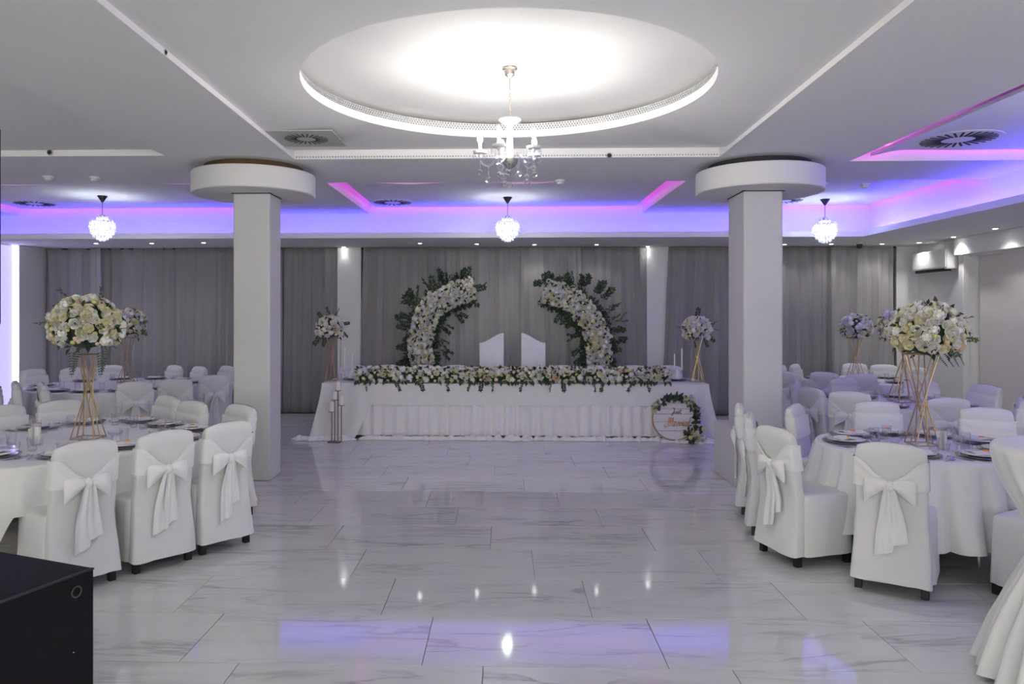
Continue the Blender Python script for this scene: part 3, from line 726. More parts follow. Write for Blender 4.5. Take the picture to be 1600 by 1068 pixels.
round_cloth(TB[0], TB[1], TB[2], 0.20, 24, 0.045, 'long folded white cloth on the near right round table', 2, satin)
round_cloth(TC[0], TC[1], TC[2], 0.18, 22, 0.04, 'lavender lit white cloth on the middle right round table', 3, satin)
round_cloth(TD[0], TD[1], TD[2], 0.18, 22, 0.04, 'white cloth on the far right round table by the curtain', 4, satin)
round_cloth(TE[0], TE[1], TE[2], 0.22, 30, 0.04, 'white cloth on the far left round table by the curtain', 5, satin)

CHAIRS = []
def ch_feet(T, xa, ya, xb_, yb_, label, d=None):
    a, b = at(xa, ya, 0.0), at(xb_, yb_, 0.0); m = (a + b) / 2; ax = (b - a); d = d or (-ax.y, ax.x)
    dd = Vector(d[:2]).normalized(); m2 = Vector((m.x, m.y)) + dd * 0.02
    chair(m2.x, m2.y, dd.x, dd.y, label); CHAIRS.append((T, m2.x, m2.y))
def ch_top(T, px, py, label, d=None, z=0.90, back=0.0):
    p = at(px, py, z); d = d or (T[0] - p.x, T[1] - p.y); dd = Vector(d).normalized()
    m = Vector((p.x, p.y)) + dd * 0.06
    chair(m.x, m.y, dd.x, dd.y, label); CHAIRS.append((T, m.x, m.y))
# near left table
def side_chair(n, u, dn, du, label):
    c, q = math.cos(RA), math.sin(RA); x = TA[0] + n * c - u * q; y = TA[1] + n * q + u * c
    chair(x, y, dn * c - du * q, dn * q + du * c, label); CHAIRS.append((TA, x, y))
side_chair(1.20, -0.53, -1, 0, 'white bow-tied chair nearest the black speaker box, near left table')
side_chair(1.21, -0.01, -1, 0.04, 'middle one of three bow-tied white chairs along the aisle, near left')
side_chair(1.20, 0.47, -1, 0.0, 'white bow-tied chair next to the left column, near left table')
side_chair(-1.10, -0.12, 1, 0, 'white chair facing camera at the left frame edge, behind near left table')
side_chair(-1.10, 0.36, 1, 0, 'white chair facing camera behind the gold stand of near left table')
side_chair(-0.72, 1.09, 0, -1, 'round topped white chair, left of the overlapping pair behind near left table')
side_chair(-0.13, 0.99, 0.05, -1, 'white chair, right of the overlapping pair behind near left table')
side_chair(0.42, 1.10, 0, -1, 'white chair half in front of the left column base')
# far left table
ch_top(TE, 211, 598, 'lavender shaded chair with bow, left of three with backs to camera, far left table')
ch_top(TE, 274, 594, 'lavender shaded chair with bow, middle of three with backs to camera, far left table', (-0.4, 0.9))
ch_top(TE, 334, 588, 'lavender shaded chair with bow beside the left column at far left table', (-0.7, 0.7))
ch_top(TE, 66, 599, 'bow-tied chair seen from behind, below the flower ball at far left table', (0.75, 0.6))
ch_top(TE, 24, 597, 'bow-tied chair second from the left frame edge at far left table', (0.8, 0.55))
ch_top(TE, -8, 595, 'bow-tied chair cut by the left frame edge at far left table', (0.8, 0.55))
ch_top(TE, 52, 578, 'wide creased chair facing camera in front of the lit wall panel')
ch_top(TE, 116, 576, 'chair facing camera behind the gold stand, at far side of far left table')
ch_top(TE, 171, 572, 'chair facing camera under the smaller flower ball at far left table')
ch_top(TE, 273, 572, 'creased narrow chair before the curtain, right of the smaller flower ball', (-0.55, -0.75))
ch_top(TE, 312, 574, 'narrow chair before the curtain, second from left column at far left table', (-0.6, -0.7))
ch_top(TE, 355, 573, 'narrow chair before the curtain, partly hidden by the left column', (-0.6, -0.7))
# near right table
ch_feet(TB, 1196, 861, 1243, 884, 'white bow-tied chair seen side-on before the right column', (0.95, 0.30))
ch_feet(TB, 1349, 916, 1438, 936, 'white bow-tied chair with its back to camera at the near right table', (0.55, 0.835))
chair(3.33, 4.40, -0.5, 0.866, 'white covered chair half hidden by the tied cocktail table'); CHAIRS.append((TB, 3.33, 4.40))
ch_feet(TB, 1175, 829, 1182, 822, 'white chair seen edge on between the side-view chair and the right column', (0.95, -0.31))
ch_feet(TB, 1160, 798, 1166, 792, 'white chair seen edge on closest to the right column plinth', (0.95, -0.31))
ch_top(TB, 1242, 634, 'slim looking white chair turned sideways right of the right column', (0.80, -0.60))
ch_top(TB, 1370, 630, 'white chair facing camera, left of the near right gold stand', (-0.08, -1))
ch_top(TB, 1541, 640, 'white chair facing camera, right of the near right gold stand', (-0.35, -0.93))
# middle right table
ch_top(TC, 1268, 607, 'lavender bow-tied chair with rounded back behind the slim white chair', (0.95, 0.28))
ch_top(TC, 1328, 614, 'white bow-tied chair with its back to camera at the middle right table', (0.5, 0.87))
ch_top(TC, 1481, 624, 'white chair with a large bow behind the near right gold stand', (0.05, 1))
ch_top(TC, 1540, 603, 'purple lit chair alone in front of the beige blind')
ch_top(TC, 1438, 596, 'purple lit chair facing camera beside the middle right gold stand', (-0.1, -1))
ch_top(TC, 1318, 592, 'purple lit chair facing camera on far side of middle right table', (0.25, -0.95))
ch_top(TC, 1240, 597, 'purple lit chair next to the right column at the middle right table', (0.9, -0.3))
ch_top(TC, 1598, 622, 'dim white chair cut by the right frame edge', (-0.8, 0.5))
# far right table
ch_top(TD, 1288, 583, 'purple lit bow-tied chair, left one of the front pair at far right table')
ch_top(TD, 1346, 586, 'purple lit bow-tied chair, right one of the front pair at far right table', (0.2, 0.98))
ch_top(TD, 1229, 582, 'purple lit chair by the right column at the far right table', (0.9, 0.4))
ch_top(TD, 1224, 572, 'small chair at the edge of right column, before the back curtain', (0.9, -0.35), 0.90)
ch_top(TD, 1242, 570, 'narrow pale chair before the back curtain, right of the right column', (0.75, -0.6), 0.90)
ch_top(TD, 1335, 569, 'pale chair facing camera under the small flower ball at far right table', (0, -1), 0.90)
ch_top(TD, 1381, 571, 'pale chair facing camera at the right end of the back curtain', (-0.2, -0.98), 0.90)
ch_top(TD, 1431, 575, 'pale bow-tied chair in the right back corner below the air conditioner', (-0.9, -0.3), 0.90)

# ------------------------------------------------------------------ place settings
sett_charger = MB().lathe([(0.0005, 0.002), (0.09, 0.002), (0.10, 0.006), (0.158, 0.014), (0.160, 0.016), (0.156, 0.017), (0.10, 0.009), (0.0005, 0.006)], 36).mesh('charger_plate', charger_m)
sett_plate = MB().lathe([(0.0005, 0.0), (0.075, 0.0), (0.085, 0.006), (0.130, 0.018), (0.131, 0.020), (0.128, 0.021), (0.082, 0.010), (0.0005, 0.006)], 36).mesh('dinner_plate', china)
def napkin_mesh():
    b = MB()
    def fn(u, v):
        x = (u - 0.5) * 0.19; y = (v - 0.5) * 0.115
        return (x, y, 0.013 + 0.010 * math.sin(PI * v) + 0.004 * ns(u * 3, v * 3, 1))
    b.grid(fn, 8, 8); b.box((0, 0, 0.007), (0.186, 0.11, 0.013), b=0.003); return b.mesh('napkin', satin, 50)
sett_napkin = napkin_mesh()
sett_favor = MB().box((0, 0, 0.006), (0.034, 0.016, 0.012), b=0.004).add([(-0.017, 0, 0.006), (-0.028, -0.009, 0.008), (-0.028, 0.009, 0.008), (0.017, 0, 0.006), (0.028, 0.009, 0.008), (0.028, -0.009, 0.008)], [(0, 1, 2), (3, 4, 5)]).mesh('wrapped_sweet', orange)
sett_tumbler = MB().lathe([(0.028, 0), (0.034, 0.10), (0.0325, 0.10), (0.027, 0.008), (0.0005, 0.008)], 20).mesh('tumbler', glass_m)
sett_low = MB().lathe([(0.030, 0), (0.039, 0.06), (0.0375, 0.06), (0.029, 0.010), (0.0005, 0.010)], 20).mesh('low_glass', glass_m)
def fork_mesh():
    b = MB(); b.box((0, -0.045, 0.002), (0.008, 0.11, 0.003)); b.box((0, 0.022, 0.003), (0.018, 0.03, 0.003))
    for x in (-0.0075, -0.0025, 0.0025, 0.0075): b.box((x, 0.058, 0.004), (0.0026, 0.045, 0.002))
    return b.mesh('fork', silver)
def knife_mesh():
    b = MB(); b.box((0, -0.05, 0.003), (0.011, 0.10, 0.005), b=0.001); b.rings([[(-0.008, 0.0, 0.002), (0.008, 0.0, 0.002), (0.008, 0.0, 0.004), (-0.008, 0.0, 0.004)], [(-0.009, 0.08, 0.002), (0.008, 0.08, 0.002), (0.008, 0.08, 0.003), (-0.009, 0.08, 0.003)], [(0.003, 0.115, 0.002), (0.007, 0.115, 0.002), (0.007, 0.115, 0.003), (0.003, 0.115, 0.003)]])
    return b.mesh('knife', silver)
def spoon_mesh():
    b = MB(); b.box((0, -0.05, 0.002), (0.007, 0.11, 0.003)); b.lathe([(0.001, 0.0), (0.7, 0.05), (1.0, 0.3), (1.03, 0.3), (0.7, 0.0), (0.001, -0.05)], 14, M=Matrix.Translation((0, 0.035, 0.002)) @ Matrix.Diagonal((0.019, 0.03, 0.02, 1)))
    return b.mesh('spoon', silver)
sett_fork, sett_knife, sett_spoon = fork_mesh(), knife_mesh(), spoon_mesh()
ZTOP = 0.748
NUM = 'one two three four five six seven eight nine ten eleven twelve'.split()
def clockpos(T, x, y):                                             # six o'clock is nearest the camera
    a = math.degrees(math.atan2(x - T[0], -(y - T[1]))) % 360
    h = (6 - a / 30) % 12; hh = round(h * 2) / 2 % 12
    w = NUM[(int(hh) - 1) % 12]
    return w + " o'clock" if hh == int(hh) else 'half past ' + w
def place(nm, me, label, cat, grp, x, y, z, rz):
    return tag(link(nm, me, None, (x, y, z), (0, 0, rz)), label, cat, grp)
labels_used = set()
def settings(T, angs, tname, near=True):
    x0, y0, r = T
    for k, a in enumerate(angs):
        d = Vector((math.cos(a), math.sin(a))); s = Vector((-d.y, d.x)); rz = a + PI / 2
        q = clockpos(T, x0 + d.x, y0 + d.y); w = 'at the %s seat, %s table' % (q, tname)
        assert w not in labels_used, w
        labels_used.add(w)
        if T is TA: r = T[2] / max(abs(math.cos(a - RA)), abs(math.sin(a - RA))) ** 0.8
        p = Vector((x0, y0)) + d * (r - 0.20)
        place('charger_plate', sett_charger, 'grey glass charger ' + w, 'plate', 'grey chargers on the tables', p.x, p.y, ZTOP, rz)
        place('dinner_plate', sett_plate, 'white dinner plate ' + w, 'plate', 'white plates on the chargers', p.x, p.y, ZTOP + 0.0075, rz)
        place('napkin', sett_napkin, 'folded white napkin on the plate ' + w, 'napkin', 'folded napkins on the plates', p.x, p.y, ZTOP + 0.0175, rz + rnd.uniform(-0.3, 0.3))
        g = Vector((x0, y0)) + d * (r - 0.42) + s * 0.10
        place('tumbler', sett_tumbler, 'clear tumbler ' + w, 'glass', 'drinking glasses on the tables', g.x, g.y, ZTOP, rz)
        if near:
            place('wrapped_sweet', sett_favor, 'orange wrapped sweet on the napkin ' + w, 'sweet', 'wrapped sweets on the napkins', p.x + 0.01, p.y - 0.01, ZTOP + 0.040, rz + rnd.uniform(-1, 1))
            g = Vector((x0, y0)) + d * (r - 0.41) - s * 0.03
            place('low_glass', sett_low, 'low clear glass ' + w, 'glass', 'drinking glasses on the tables', g.x, g.y, ZTOP, rz)
            for me, nm, off in ((sett_fork, 'fork', -0.19), (sett_knife, 'knife', 0.185), (sett_spoon, 'spoon', 0.215)):
                g = Vector((x0, y0)) + d * (r - 0.19) + s * off
                place(nm, me, 'steel %s ' % nm + w, nm, 'steel cutlery on the tables', g.x, g.y, ZTOP, rz + PI)
def seat_angles(T): return [math.atan2(y - T[1], x - T[0]) for (t, x, y) in CHAIRS if t is T]
settings(TA, [RA + math.radians(v) for v in (-31, 0, 31, -62, -92, -125, 62, 92, 120, 152, 180)], 'near left')
settings(TB, [math.radians(v) for v in (-122, -72, -30, 12, 52, 90, 130, 170)], 'near right')
settings(TC, [math.radians(v) for v in (-130, -85, -35, 20, 70, 115, 165)], 'middle right', False)
settings(TD, [math.radians(v) for v in (-140, -105, -60, -20, 25, 65, 110, 160)], 'far right', False)
settings(TE, [math.radians(v) for v in (-165, -135, -110, -85, -60, -35, -10, 20, 55, 85, 115, 145)], 'far left', False)
# small table extras: candle bowls and napkin holders
def holder(x, y, label):
    t = thing('napkin_holder', label, 'napkin holder', (x, y, ZTOP), 0.4, 'napkin holders on the tables')
    obj('glass_cup', MB().lathe([(0.040, 0), (0.046, 0.05), (0.044, 0.05), (0.038, 0.008), (0.0005, 0.008)], 20), glass_m, t)
    b = MB()
    for k in range(4):
        M = Matrix.Rotation(0.5 * k, 4, 'Z') @ Matrix.Rotation(0.10 * (k - 1.5), 4, 'Y')
        b.grid(lambda u, v: ((u - 0.5) * (0.05 + 0.02 * v), (k - 1.5) * 0.008 + 0.008 * math.sin(u * 6), 0.01 + 0.125 * v - 0.02 * abs(u - 0.5)), 5, 4, M)
    obj('paper_napkins', b, cloth, t, sharp=80)
    return t
p = at(1474, 702, ZTOP); holder(p.x, p.y, 'glass cup of white paper napkins beside the gold stand on near right table')
p = at(57, 695, ZTOP); holder(p.x, p.y, 'glass cup of white paper napkins left on the near left table')
def bowl(x, y, label):
    return tag(obj('candle_bowl', MB().lathe([(0.03, 0), (0.05, 0.012), (0.058, 0.035), (0.055, 0.035), (0.047, 0.016), (0.0005, 0.010)], 24), glass_m, None, (x, y, ZTOP)), label, 'bowl', 'small glass bowls')
p = at(180, 680, ZTOP); bowl(p.x, p.y, 'small clear glass bowl right of the near left gold stand')
p = at(67, 676, ZTOP); bowl(p.x, p.y, 'small clear glass bowl behind the napkin cup on near left table')
p = at(1398, 690, ZTOP); bowl(p.x, p.y, 'small clear glass bowl left of the near right gold stand')

# ------------------------------------------------------------------ flowers
def petal(b, th, wd, r0, rm, r1, z0, zm, z1):
    vs = []
    for t, (r, z) in enumerate(((r0, z0), (rm, zm), (r1, z1))):
        for a in (-1, -0.35, 0.35, 1):
            w = wd * (1.0 if t < 2 else 0.72); k = 1 - 0.06 * abs(a) ** 2 * (1 if t < 2 else 1.6)
            vs.append((r * k * math.cos(th + a * w), r * k * math.sin(th + a * w), z - (0.06 * abs(a) ** 2 if t == 2 else 0)))
    b.add(vs, [(i + 4 * j, i + 1 + 4 * j, i + 5 + 4 * j, i + 4 + 4 * j) for j in range(2) for i in range(3)])
def rose(seed):
    b = MB(); r = random.Random(seed)
    for n, args in ((6, (0.20, 0.86, 1.0, -0.45, -0.02, 0.10)), (6, (0.18, 0.74, 0.80, -0.35, 0.18, 0.36)), (5, (0.14, 0.56, 0.58, -0.2, 0.30, 0.52)), (4, (0.10, 0.37, 0.36, 0.0, 0.38, 0.60)), (3, (0.06, 0.20, 0.17, 0.1, 0.45, 0.63))):
        o = r.random() * 6
        for k in range(n): petal(b, o + 2 * PI * k / n + r.uniform(-0.1, 0.1), 3.9 / n, *[v * r.uniform(0.94, 1.06) for v in args])
    b.ball((0, 0, 0.32), 0.20, 6, 3); b.ball((0, 0, -0.1), 0.5, 8, 4, 0.6); return b
def hydrangea(seed):
    b = MB(); r = random.Random(seed); n = 16
    for k in range(n):
        f = (k + 0.5) / n; ph = k * 2.399; th = math.acos(1 - f * 1.15); nrm = Vector((math.sin(th) * math.cos(ph), math.sin(th) * math.sin(ph), math.cos(th)))
        M = Matrix.Translation(nrm * 0.82) @ nrm.to_track_quat('Z', 'Y').to_matrix().to_4x4() @ Matrix.Rotation(r.random() * 3, 4, 'Z')
        for j in range(4):
            a = PI / 2 * j; c, s = math.cos(a), math.sin(a)
            b.add([(0, 0, 0), (0.16 * c - 0.15 * s, 0.16 * s + 0.15 * c, 0.05), (0.34 * c, 0.34 * s, 0.02), (0.16 * c + 0.15 * s, 0.16 * s - 0.15 * c, 0.05)], [(0, 3, 2, 1)], M)
    b.ball((0, 0, 0), 0.72, 8, 4); return b
def bud(seed):
    b = MB(); b.lathe([(0.01, -0.6), (0.55, -0.35), (0.72, 0.0), (0.5, 0.45), (0.2, 0.62), (0.01, 0.6)], 8)
    for k in range(3): petal(b, 2 * PI * k / 3, 1.1, 0.2, 0.8, 0.5, -0.5, 0.0, 0.62)
    return b
FL = {}
for nm, fn in (('rose', rose), ('hydrangea', hydrangea), ('rosebud', bud)):
    for c, m in (('w', pet_w), ('c', pet_c), ('y', pet_y), ('p', pet_p), ('l', pet_l)):
        if nm == 'hydrangea' and c in 'yp': continue
        FL[nm + c] = [fn(s).mesh(nm, m, 50) for s in (1, 2)]
def flower(parent, key, pos, nrm, size):
    me = FL[key][rnd.random() < 0.5]; q = Vector(nrm).to_track_quat('Z', 'Y') @ Quaternion((0, 0, 1), rnd.random() * 6.28)
    return link({'r': 'rose', 'h': 'hydrangea'}[key[0]] if 'bud' not in key else 'rosebud', me, parent, pos, q, size)
def leaf_geo(b, p, d, n, L, w):
    d = Vector(d).normalized(); s = d.cross(Vector(n)); s = s.normalized() if s.length > 1e-4 else d.orthogonal().normalized(); u = s.cross(d)
    P = Vector(p); m = P + d * L * 0.5
    b.add([P, m + s * w / 2 + u * w * 0.15, P + d * L - u * L * 0.12, m - s * w / 2 + u * w * 0.15, P + d * L * 0.45 - u * w * 0.05], [(0, 4, 1), (4, 2, 1), (0, 3, 4), (4, 3, 2)])
def spray_mesh(seed, m, n=4, L=0.068, w=0.040, length=0.15):
    b = MB(); r = random.Random(seed)
    pts = [(0, 0.018 * math.sin(k * 1.3), length * k / n) for k in range(n + 1)]
    b.tube(pts, 0.0025, 4)
    for k in range(1, n + 1):
        for sg in (-1, 1):
            leaf_geo(b, pts[k], (sg * 0.8, r.uniform(-0.25, 0.25), 0.65), (0, 1, 0.1), L * r.uniform(0.8, 1.1), w)
    leaf_geo(b, pts[-1], (0, 0.1, 1), (0, 1, 0), L, w); return b.mesh('leaf_spray', m, 10)
SPR = [spray_mesh(s, m) for s, m in ((1, leaf_m), (2, leaf_m), (3, leaf_f), (4, leaf_g))]
FIL = MB()
for k in range(9):                                                   # fern-like fronds
    for sg in (-1, 1): leaf_geo(FIL, (0, 0, 0.018 * k), (sg, 0, 0.5), (0, 1, 0), 0.034 - 0.002 * k, 0.012)
FIL.tube([(0, 0, 0), (0, 0, 0.17)], 0.002, 4); FERN = FIL.mesh('fern_frond', leaf_g, 10)
def spray(parent, pos, d, scale, k=None):
    me = SPR[k] if k is not None else rnd.choice(SPR)
    return link('leaf_spray', me, parent, pos, Vector(d).to_track_quat('Z', 'Y') @ Quaternion((0, 0, 1), rnd.random() * 6.28), scale)

def gold_stand(t, zb, h, rb, rt, twist, n=8, rod=0.005, square=True):
    s2 = math.sqrt(2)
    fr = MB()
    c4 = [(rb * math.cos(PI / 4 + PI / 2 * k) * 1.15, rb * math.sin(PI / 4 + PI / 2 * k) * 1.15, rod) for k in range(4)]
    for k in range(4): fr.tube([c4[k], c4[(k + 1) % 4]], rod, 6)
    obj('base_frame', fr, gold, t)
    obj('top_ring', MB().torus((0, 0, h), rt, rod, 28, 6), gold, t)
    for k in range(n):
        a = PI / 4 + 2 * PI * k / n; rr = rb * (1.15 if k % 2 == 0 else 0.82)
        obj('rod', MB().tube([(rr * math.cos(a), rr * math.sin(a), rod), (rt * math.cos(a + twist), rt * math.sin(a + twist), h)], rod, 6), gold, t)
def flower_ball(t, c, R, sz, n, keys, squash=0.9, nleaf=160, lilac=0.0, lowcut=-0.62, core_m=leaf_m):
    c = Vector(c); core = MB(); core.ball(tuple(c), R * 0.74, 16, 10, squash)
    for k in range(nleaf):
        v = Vector((rnd.gauss(0, 1), rnd.gauss(0, 1), rnd.gauss(0, 1))).normalized()
        if v.z < lowcut - 0.2: continue
        p = c + Vector((v.x, v.y, v.z * squash)) * R * rnd.uniform(0.72, 0.95)
        leaf_geo(core, p, v + Vector((rnd.gauss(0, .6), rnd.gauss(0, .6), rnd.gauss(0, .6))), (rnd.gauss(0, 1), rnd.gauss(0, 1), 1), R * 0.26, R * 0.13)
    stuff(obj('foliage', core, core_m, t, sharp=10))
    for k in range(n):
        zz = 1 - (k + 0.5) / n * (1 - lowcut); ph = k * 2.39996 + rnd.uniform(-0.18, 0.18); q = math.sqrt(max(0, 1 - zz * zz))
        v = Vector((q * math.cos(ph), q * math.sin(ph), zz)); key = rnd.choice(keys)
        s = sz * rnd.uniform(0.85, 1.2) * (0.55 if 'bud' in key else 1.0)
        flower(t, key, c + Vector((v.x, v.y, v.z * squash)) * R * rnd.uniform(0.86, 0.98), v + Vector((rnd.gauss(0, .12), rnd.gauss(0, .12), rnd.gauss(0, .12))), s)
KN = ['rosew'] * 7 + ['rosec'] * 6 + ['rosebudy'] * 2 + ['rosebudp'] * 2 + ['hydrangeaw'] * 2 + ['rosep']
KL = ['rosew'] * 6 + ['rosec'] * 3 + ['rosebudc'] * 2 + ['hydrangeaw'] * 5 + ['rosel'] * 2 + ['rosebudp']
def centerpiece(px, pyb, dx, zc, R, sz, n, h, keys, label, zb=ZTOP, rb=0.10, rt=0.10, twist=2.5, pos=None, nleaf=160, squash=0.88, sprays=()):
    p = pos or at(px, pyb, zb); t = thing('flower_centrepiece', label, 'flower centrepiece', (p.x, p.y, zb), 0, 'flower balls on gold stands')
    gold_stand(t, zb, h, rb, rt, twist)
    flower_ball(t, (dx, 0, zc - zb), R, sz, n, keys, squash, nleaf)
    for (d, s, k, f) in sprays:
        d = Vector(d).normalized(); q = Vector((dx, 0, zc - zb)) + Vector((d.x * R, d.y * R, d.z * R * squash)) * f
        spray(t, q, d, s, k)
    return t
t = centerpiece(138, 684, -0.02, 1.605, 0.262, 0.043, 165, 0.64, KN, 'large cream flower ball on a crossed gold stand, near left table', rb=0.11, rt=0.075,
    sprays=[((-1, -.3, .1), 0.6, 2, .9), ((-0.55, 0, .9), 0.75, 3, .85), ((.5, -.2, .9), 0.7, 3, .9), ((0.1, -0.9, 0.3), 0.5, 2, .9), ((.7, -.6, 0), .5, 0, .9)])
for (x, k) in ((-0.07, 0), (0.15, 0)):
    link('fern_frond', FERN, t, (x, -0.1, 0.66), (PI, 0, 0.3), 1.1); link('fern_frond', FERN, t, (x + 0.03, -0.08, 0.67), (PI + 0.15, 0.1, 1.0), 1.0)
t = centerpiece(1440, 694, 0.045, 1.565, 0.250, 0.043, 155, 0.66, KN, 'large cream flower ball on a crossed gold stand, near right table', rb=0.10, rt=0.11,
    sprays=[((-0.1, -.7, .6), 0.5, 2, .9), ((.5, -.7, .4), 0.5, 3, .9), ((.95, -.3, -.2), 0.5, 2, .9), ((.3, -.8, -.6), .5, 3, .8)])
for x in (0.02, 0.08, 0.13, 0.18): link('fern_frond', FERN, t, (x, -0.14, 0.68), (PI - 0.6, 0.6 * (x * 8 - 0.6), 0.5), 0.75)
centerpiece(1413, 626, -0.06, 1.55, 0.21, 0.042, 105, 0.70, KL + ['rosel'] * 4, 'lilac tinted flower ball half hidden behind the near right one', pos=at(1413, 627, ZTOP), rb=0.15, rt=0.07, twist=2.8)
centerpiece(1337, 590, 0.0, 1.50, 0.215, 0.043, 105, 0.60, KL, 'small pale flower ball standing before the right back curtain', pos=aty(1337, 10.98, ZTOP), rb=0.12, rt=0.10)
centerpiece(198, 592, 0.03, 1.56, 0.225, 0.044, 105, 0.62, KL + ['rosec'] * 2, 'smaller flower ball on the far left table, behind the large one', pos=aty(199, 10.3, ZTOP), rb=0.12, rt=0.10,
    sprays=[((.9, -.2, -.5), 0.8, 2, .8), ((.6, -.4, -.8), .8, 0, .8), ((.9, -.3, .1), .6, 2, .9)])

# ------------------------------------------------------------------ head table
HY0, HY1, HX0, HX1 = 10.22, 11.0, -2.48, 2.72
t = thing('head_table', 'long head table under white cloth and sheer skirts', 'table', (0.12, 10.6, 0))
obj('tabletop', MB().box((0, 0, 0.725), (HX1 - HX0, HY1 - HY0 - 0.02, 0.03), b=0.004), tan, t)
for x in (-2.4, 0, 2.4):
    for y in (-0.3, 0.3): obj('leg', MB().box((x, y, 0.355), (0.05, 0.05, 0.71), b=0.004), silver, t)
def skirt_fn(z0, z1, y0, out, lam, amp, xa, xb_, seed):
    def fn(u, v):
        x = xa + (xb_ - xa) * u; z = z1 + (z0 - z1) * v
        return (x, y0 - out * v - amp * (0.25 + v) * (math.sin(2 * PI * x / lam + 2.5 * ns(x * 1.3, seed, 0)) + 0.5 * ns(x * 6, v, seed)), z)
    return fn
HC = HX0 + 0.0
b = MB(); b.grid(skirt_fn(0.045, 0.742, HY0 - 0.010, 0.05, 0.15, 0.018, HX0, HX1, 1), 260, 8)
for X, sg in ((HX0, -1), (HX1, 1)): b.grid(lambda u, v: (X + sg * (0.02 + 0.10 * v + 0.012 * math.sin(u * 25)), HY0 + (HY1 - HY0) * u, 0.742 - 0.70 * v), 24, 6)
b.grid(lambda u, v: (HX0 + (HX1 - HX0) * u, HY1 + 0.02 + 0.03 * v, 0.742 - 0.70 * v), 40, 4)
tag(obj('table_skirt', b, tulle, sharp=80), 'long pleated sheer skirt hanging from the head table to floor', 'table skirt')
b = MB()
b.grid(lambda u, v: (HX0 - 0.015 + (HX1 - HX0 + 0.03) * u, HY0 - 0.022 + (HY1 - HY0 + 0.03) * v, 0.7465 + 0.001 * ns(u * 30, v * 5, 2)), 60, 8)
b.grid(skirt_fn(0.455, 0.7465, HY0 - 0.024, 0.030, 0.9, 0.006, HX0 - 0.015, HX1 + 0.015, 4), 120, 6)
tag(obj('tablecloth', b, satin, sharp=60), 'white cloth over the head table with a short front overhang', 'tablecloth', 'white table cloths')
def end_drape(xa, xb_, sg, label):
    b = MB(); w = xb_ - xa                                           # falls over the front corner; its inner edge swings inwards to the foot
    def fn(u, v):
        s = u if sg > 0 else 1 - u                                   # s = 0 inner edge, 1 outer edge
        xin = (xa if sg > 0 else xb_); xout = (xb_ if sg > 0 else xa)
        inner = xin + sg * 0.22 * v ** 2.0 ; outer = xout + sg * 0.15 * v ** 1.3
        x = inner + (outer - inner) * s; z = 0.752 - 0.735 * v
        y = HY0 - 0.035 - 0.09 * v ** 1.2 + 0.016 * (0.3 + v) * math.sin(s * 15 + 3 * v)
        return (x, y, z)
    b.grid(fn, 44, 16)
    def ends(u, v):
        x = (xb_ if sg > 0 else xa) + sg * (0.15 * v ** 1.3 + 0.012 * math.sin(u * 20) * v); return (x, HY0 - 0.035 - 0.09 * v ** 1.2 + (HY1 - HY0 + 0.06) * u, 0.752 - 0.735 * v)
    b.grid(ends, 24, 12)
    b.grid(lambda u, v: (xa + w * u, HY0 - 0.035 + (HY1 - HY0 + 0.06) * v, 0.752 + 0.002 * math.sin(u * 9)), 12, 8)
    return tag(obj('end_drape', b, satin, sharp=80), label, 'drape', 'satin drapes on the head table ends')
end_drape(HX0 - 0.03, HX0 + 0.66, -1, 'white drape over the left end of head table behind the candle stand')
end_drape(HX1 - 0.60, HX1 + 0.03, 1, 'white drape over the right end of head table behind the round sign')
def ruffle(xa, xb_, y0, h, d, seed, label):
    b = MB(); n = int((xb_ - xa) / 0.02); rings = []
    for i in range(n + 1):
        x = xa + (xb_ - xa) * i / n; e = min(1, i / 5, (n - i) / 5); k = (0.5 + 0.7 * abs(ns(x * 7.5, seed, 0.2)) + 0.4 * ns(x * 17, seed, 3)) * (0.25 + 0.75 * e)
        yy = y0 + 0.05 * ns(x * 2.5, seed, 7)
        rings.append([(x + 0.01 * ns(x * 9, j, seed), yy - d * k * math.cos(PI * j / 8) * (1 + 0.25 * ns(x * 8, j * 0.9, seed)), 0.004 + h * k * math.sin(PI * j / 8) * (1 + 0.35 * ns(x * 9, j * 0.7, seed + 2))) for j in range(9)])
    b.rings(rings, True, True, True)
    return tag(obj('tulle_ruffle', b, tulle, sharp=60), label, 'tulle', 'gathered tulle on the floor')
ruffle(HX0 + 0.5, HX1 - 0.35, HY0 - 0.16, 0.085, 0.09, 1, 'gathered white tulle strip along the floor below the head table')
ruffle(-2.88, -2.0, HY0 - 0.20, 0.085, 0.15, 2, 'heap of white tulle on the floor around the candle stand')
ruffle(2.05, 2.84, HY0 - 0.26, 0.075, 0.15, 3, 'heap of white tulle on the floor under the round sign')
# flower runner
t = thing('flower_garland', 'long white and peach flower garland along the head table front edge', 'garland', (0.1, 10.33, 0.752))
GX0, GX1 = aty(556, 10.3).x - 0.1, aty(1046, 10.3).x - 0.1
core = MB(); core.tube([(GX0 + 0.05 + (GX1 - GX0 - 0.1) * i / 40, 0.02 * ns(i, 0, 0), 0.072) for i in range(41)], 0.07, 8)
for k in range(900):
    x = rnd.uniform(GX0, GX1); a = rnd.uniform(-0.35, PI + 0.2); p = (x, -0.115 * math.cos(a), max(0.02, 0.075 + 0.105 * math.sin(a)))
    leaf_geo(core, p, (rnd.gauss(0, .8), -math.cos(a) + rnd.gauss(0, .3) - 0.2, math.sin(a) * 0.7 + rnd.gauss(0, .3)), (rnd.gauss(0, 1), rnd.gauss(0, 1), 1), 0.075, 0.034)
for k in range(110):
    x = rnd.uniform(GX0, GX1); leaf_geo(core, (x, -0.165 + rnd.uniform(-.012, .012), 0.04), (rnd.gauss(0, .6), -0.55, -rnd.uniform(0.2, 1.1)), (0, -1, 0.4), 0.085, 0.036)
stuff(obj('foliage', core, leaf_m, t, sharp=10))
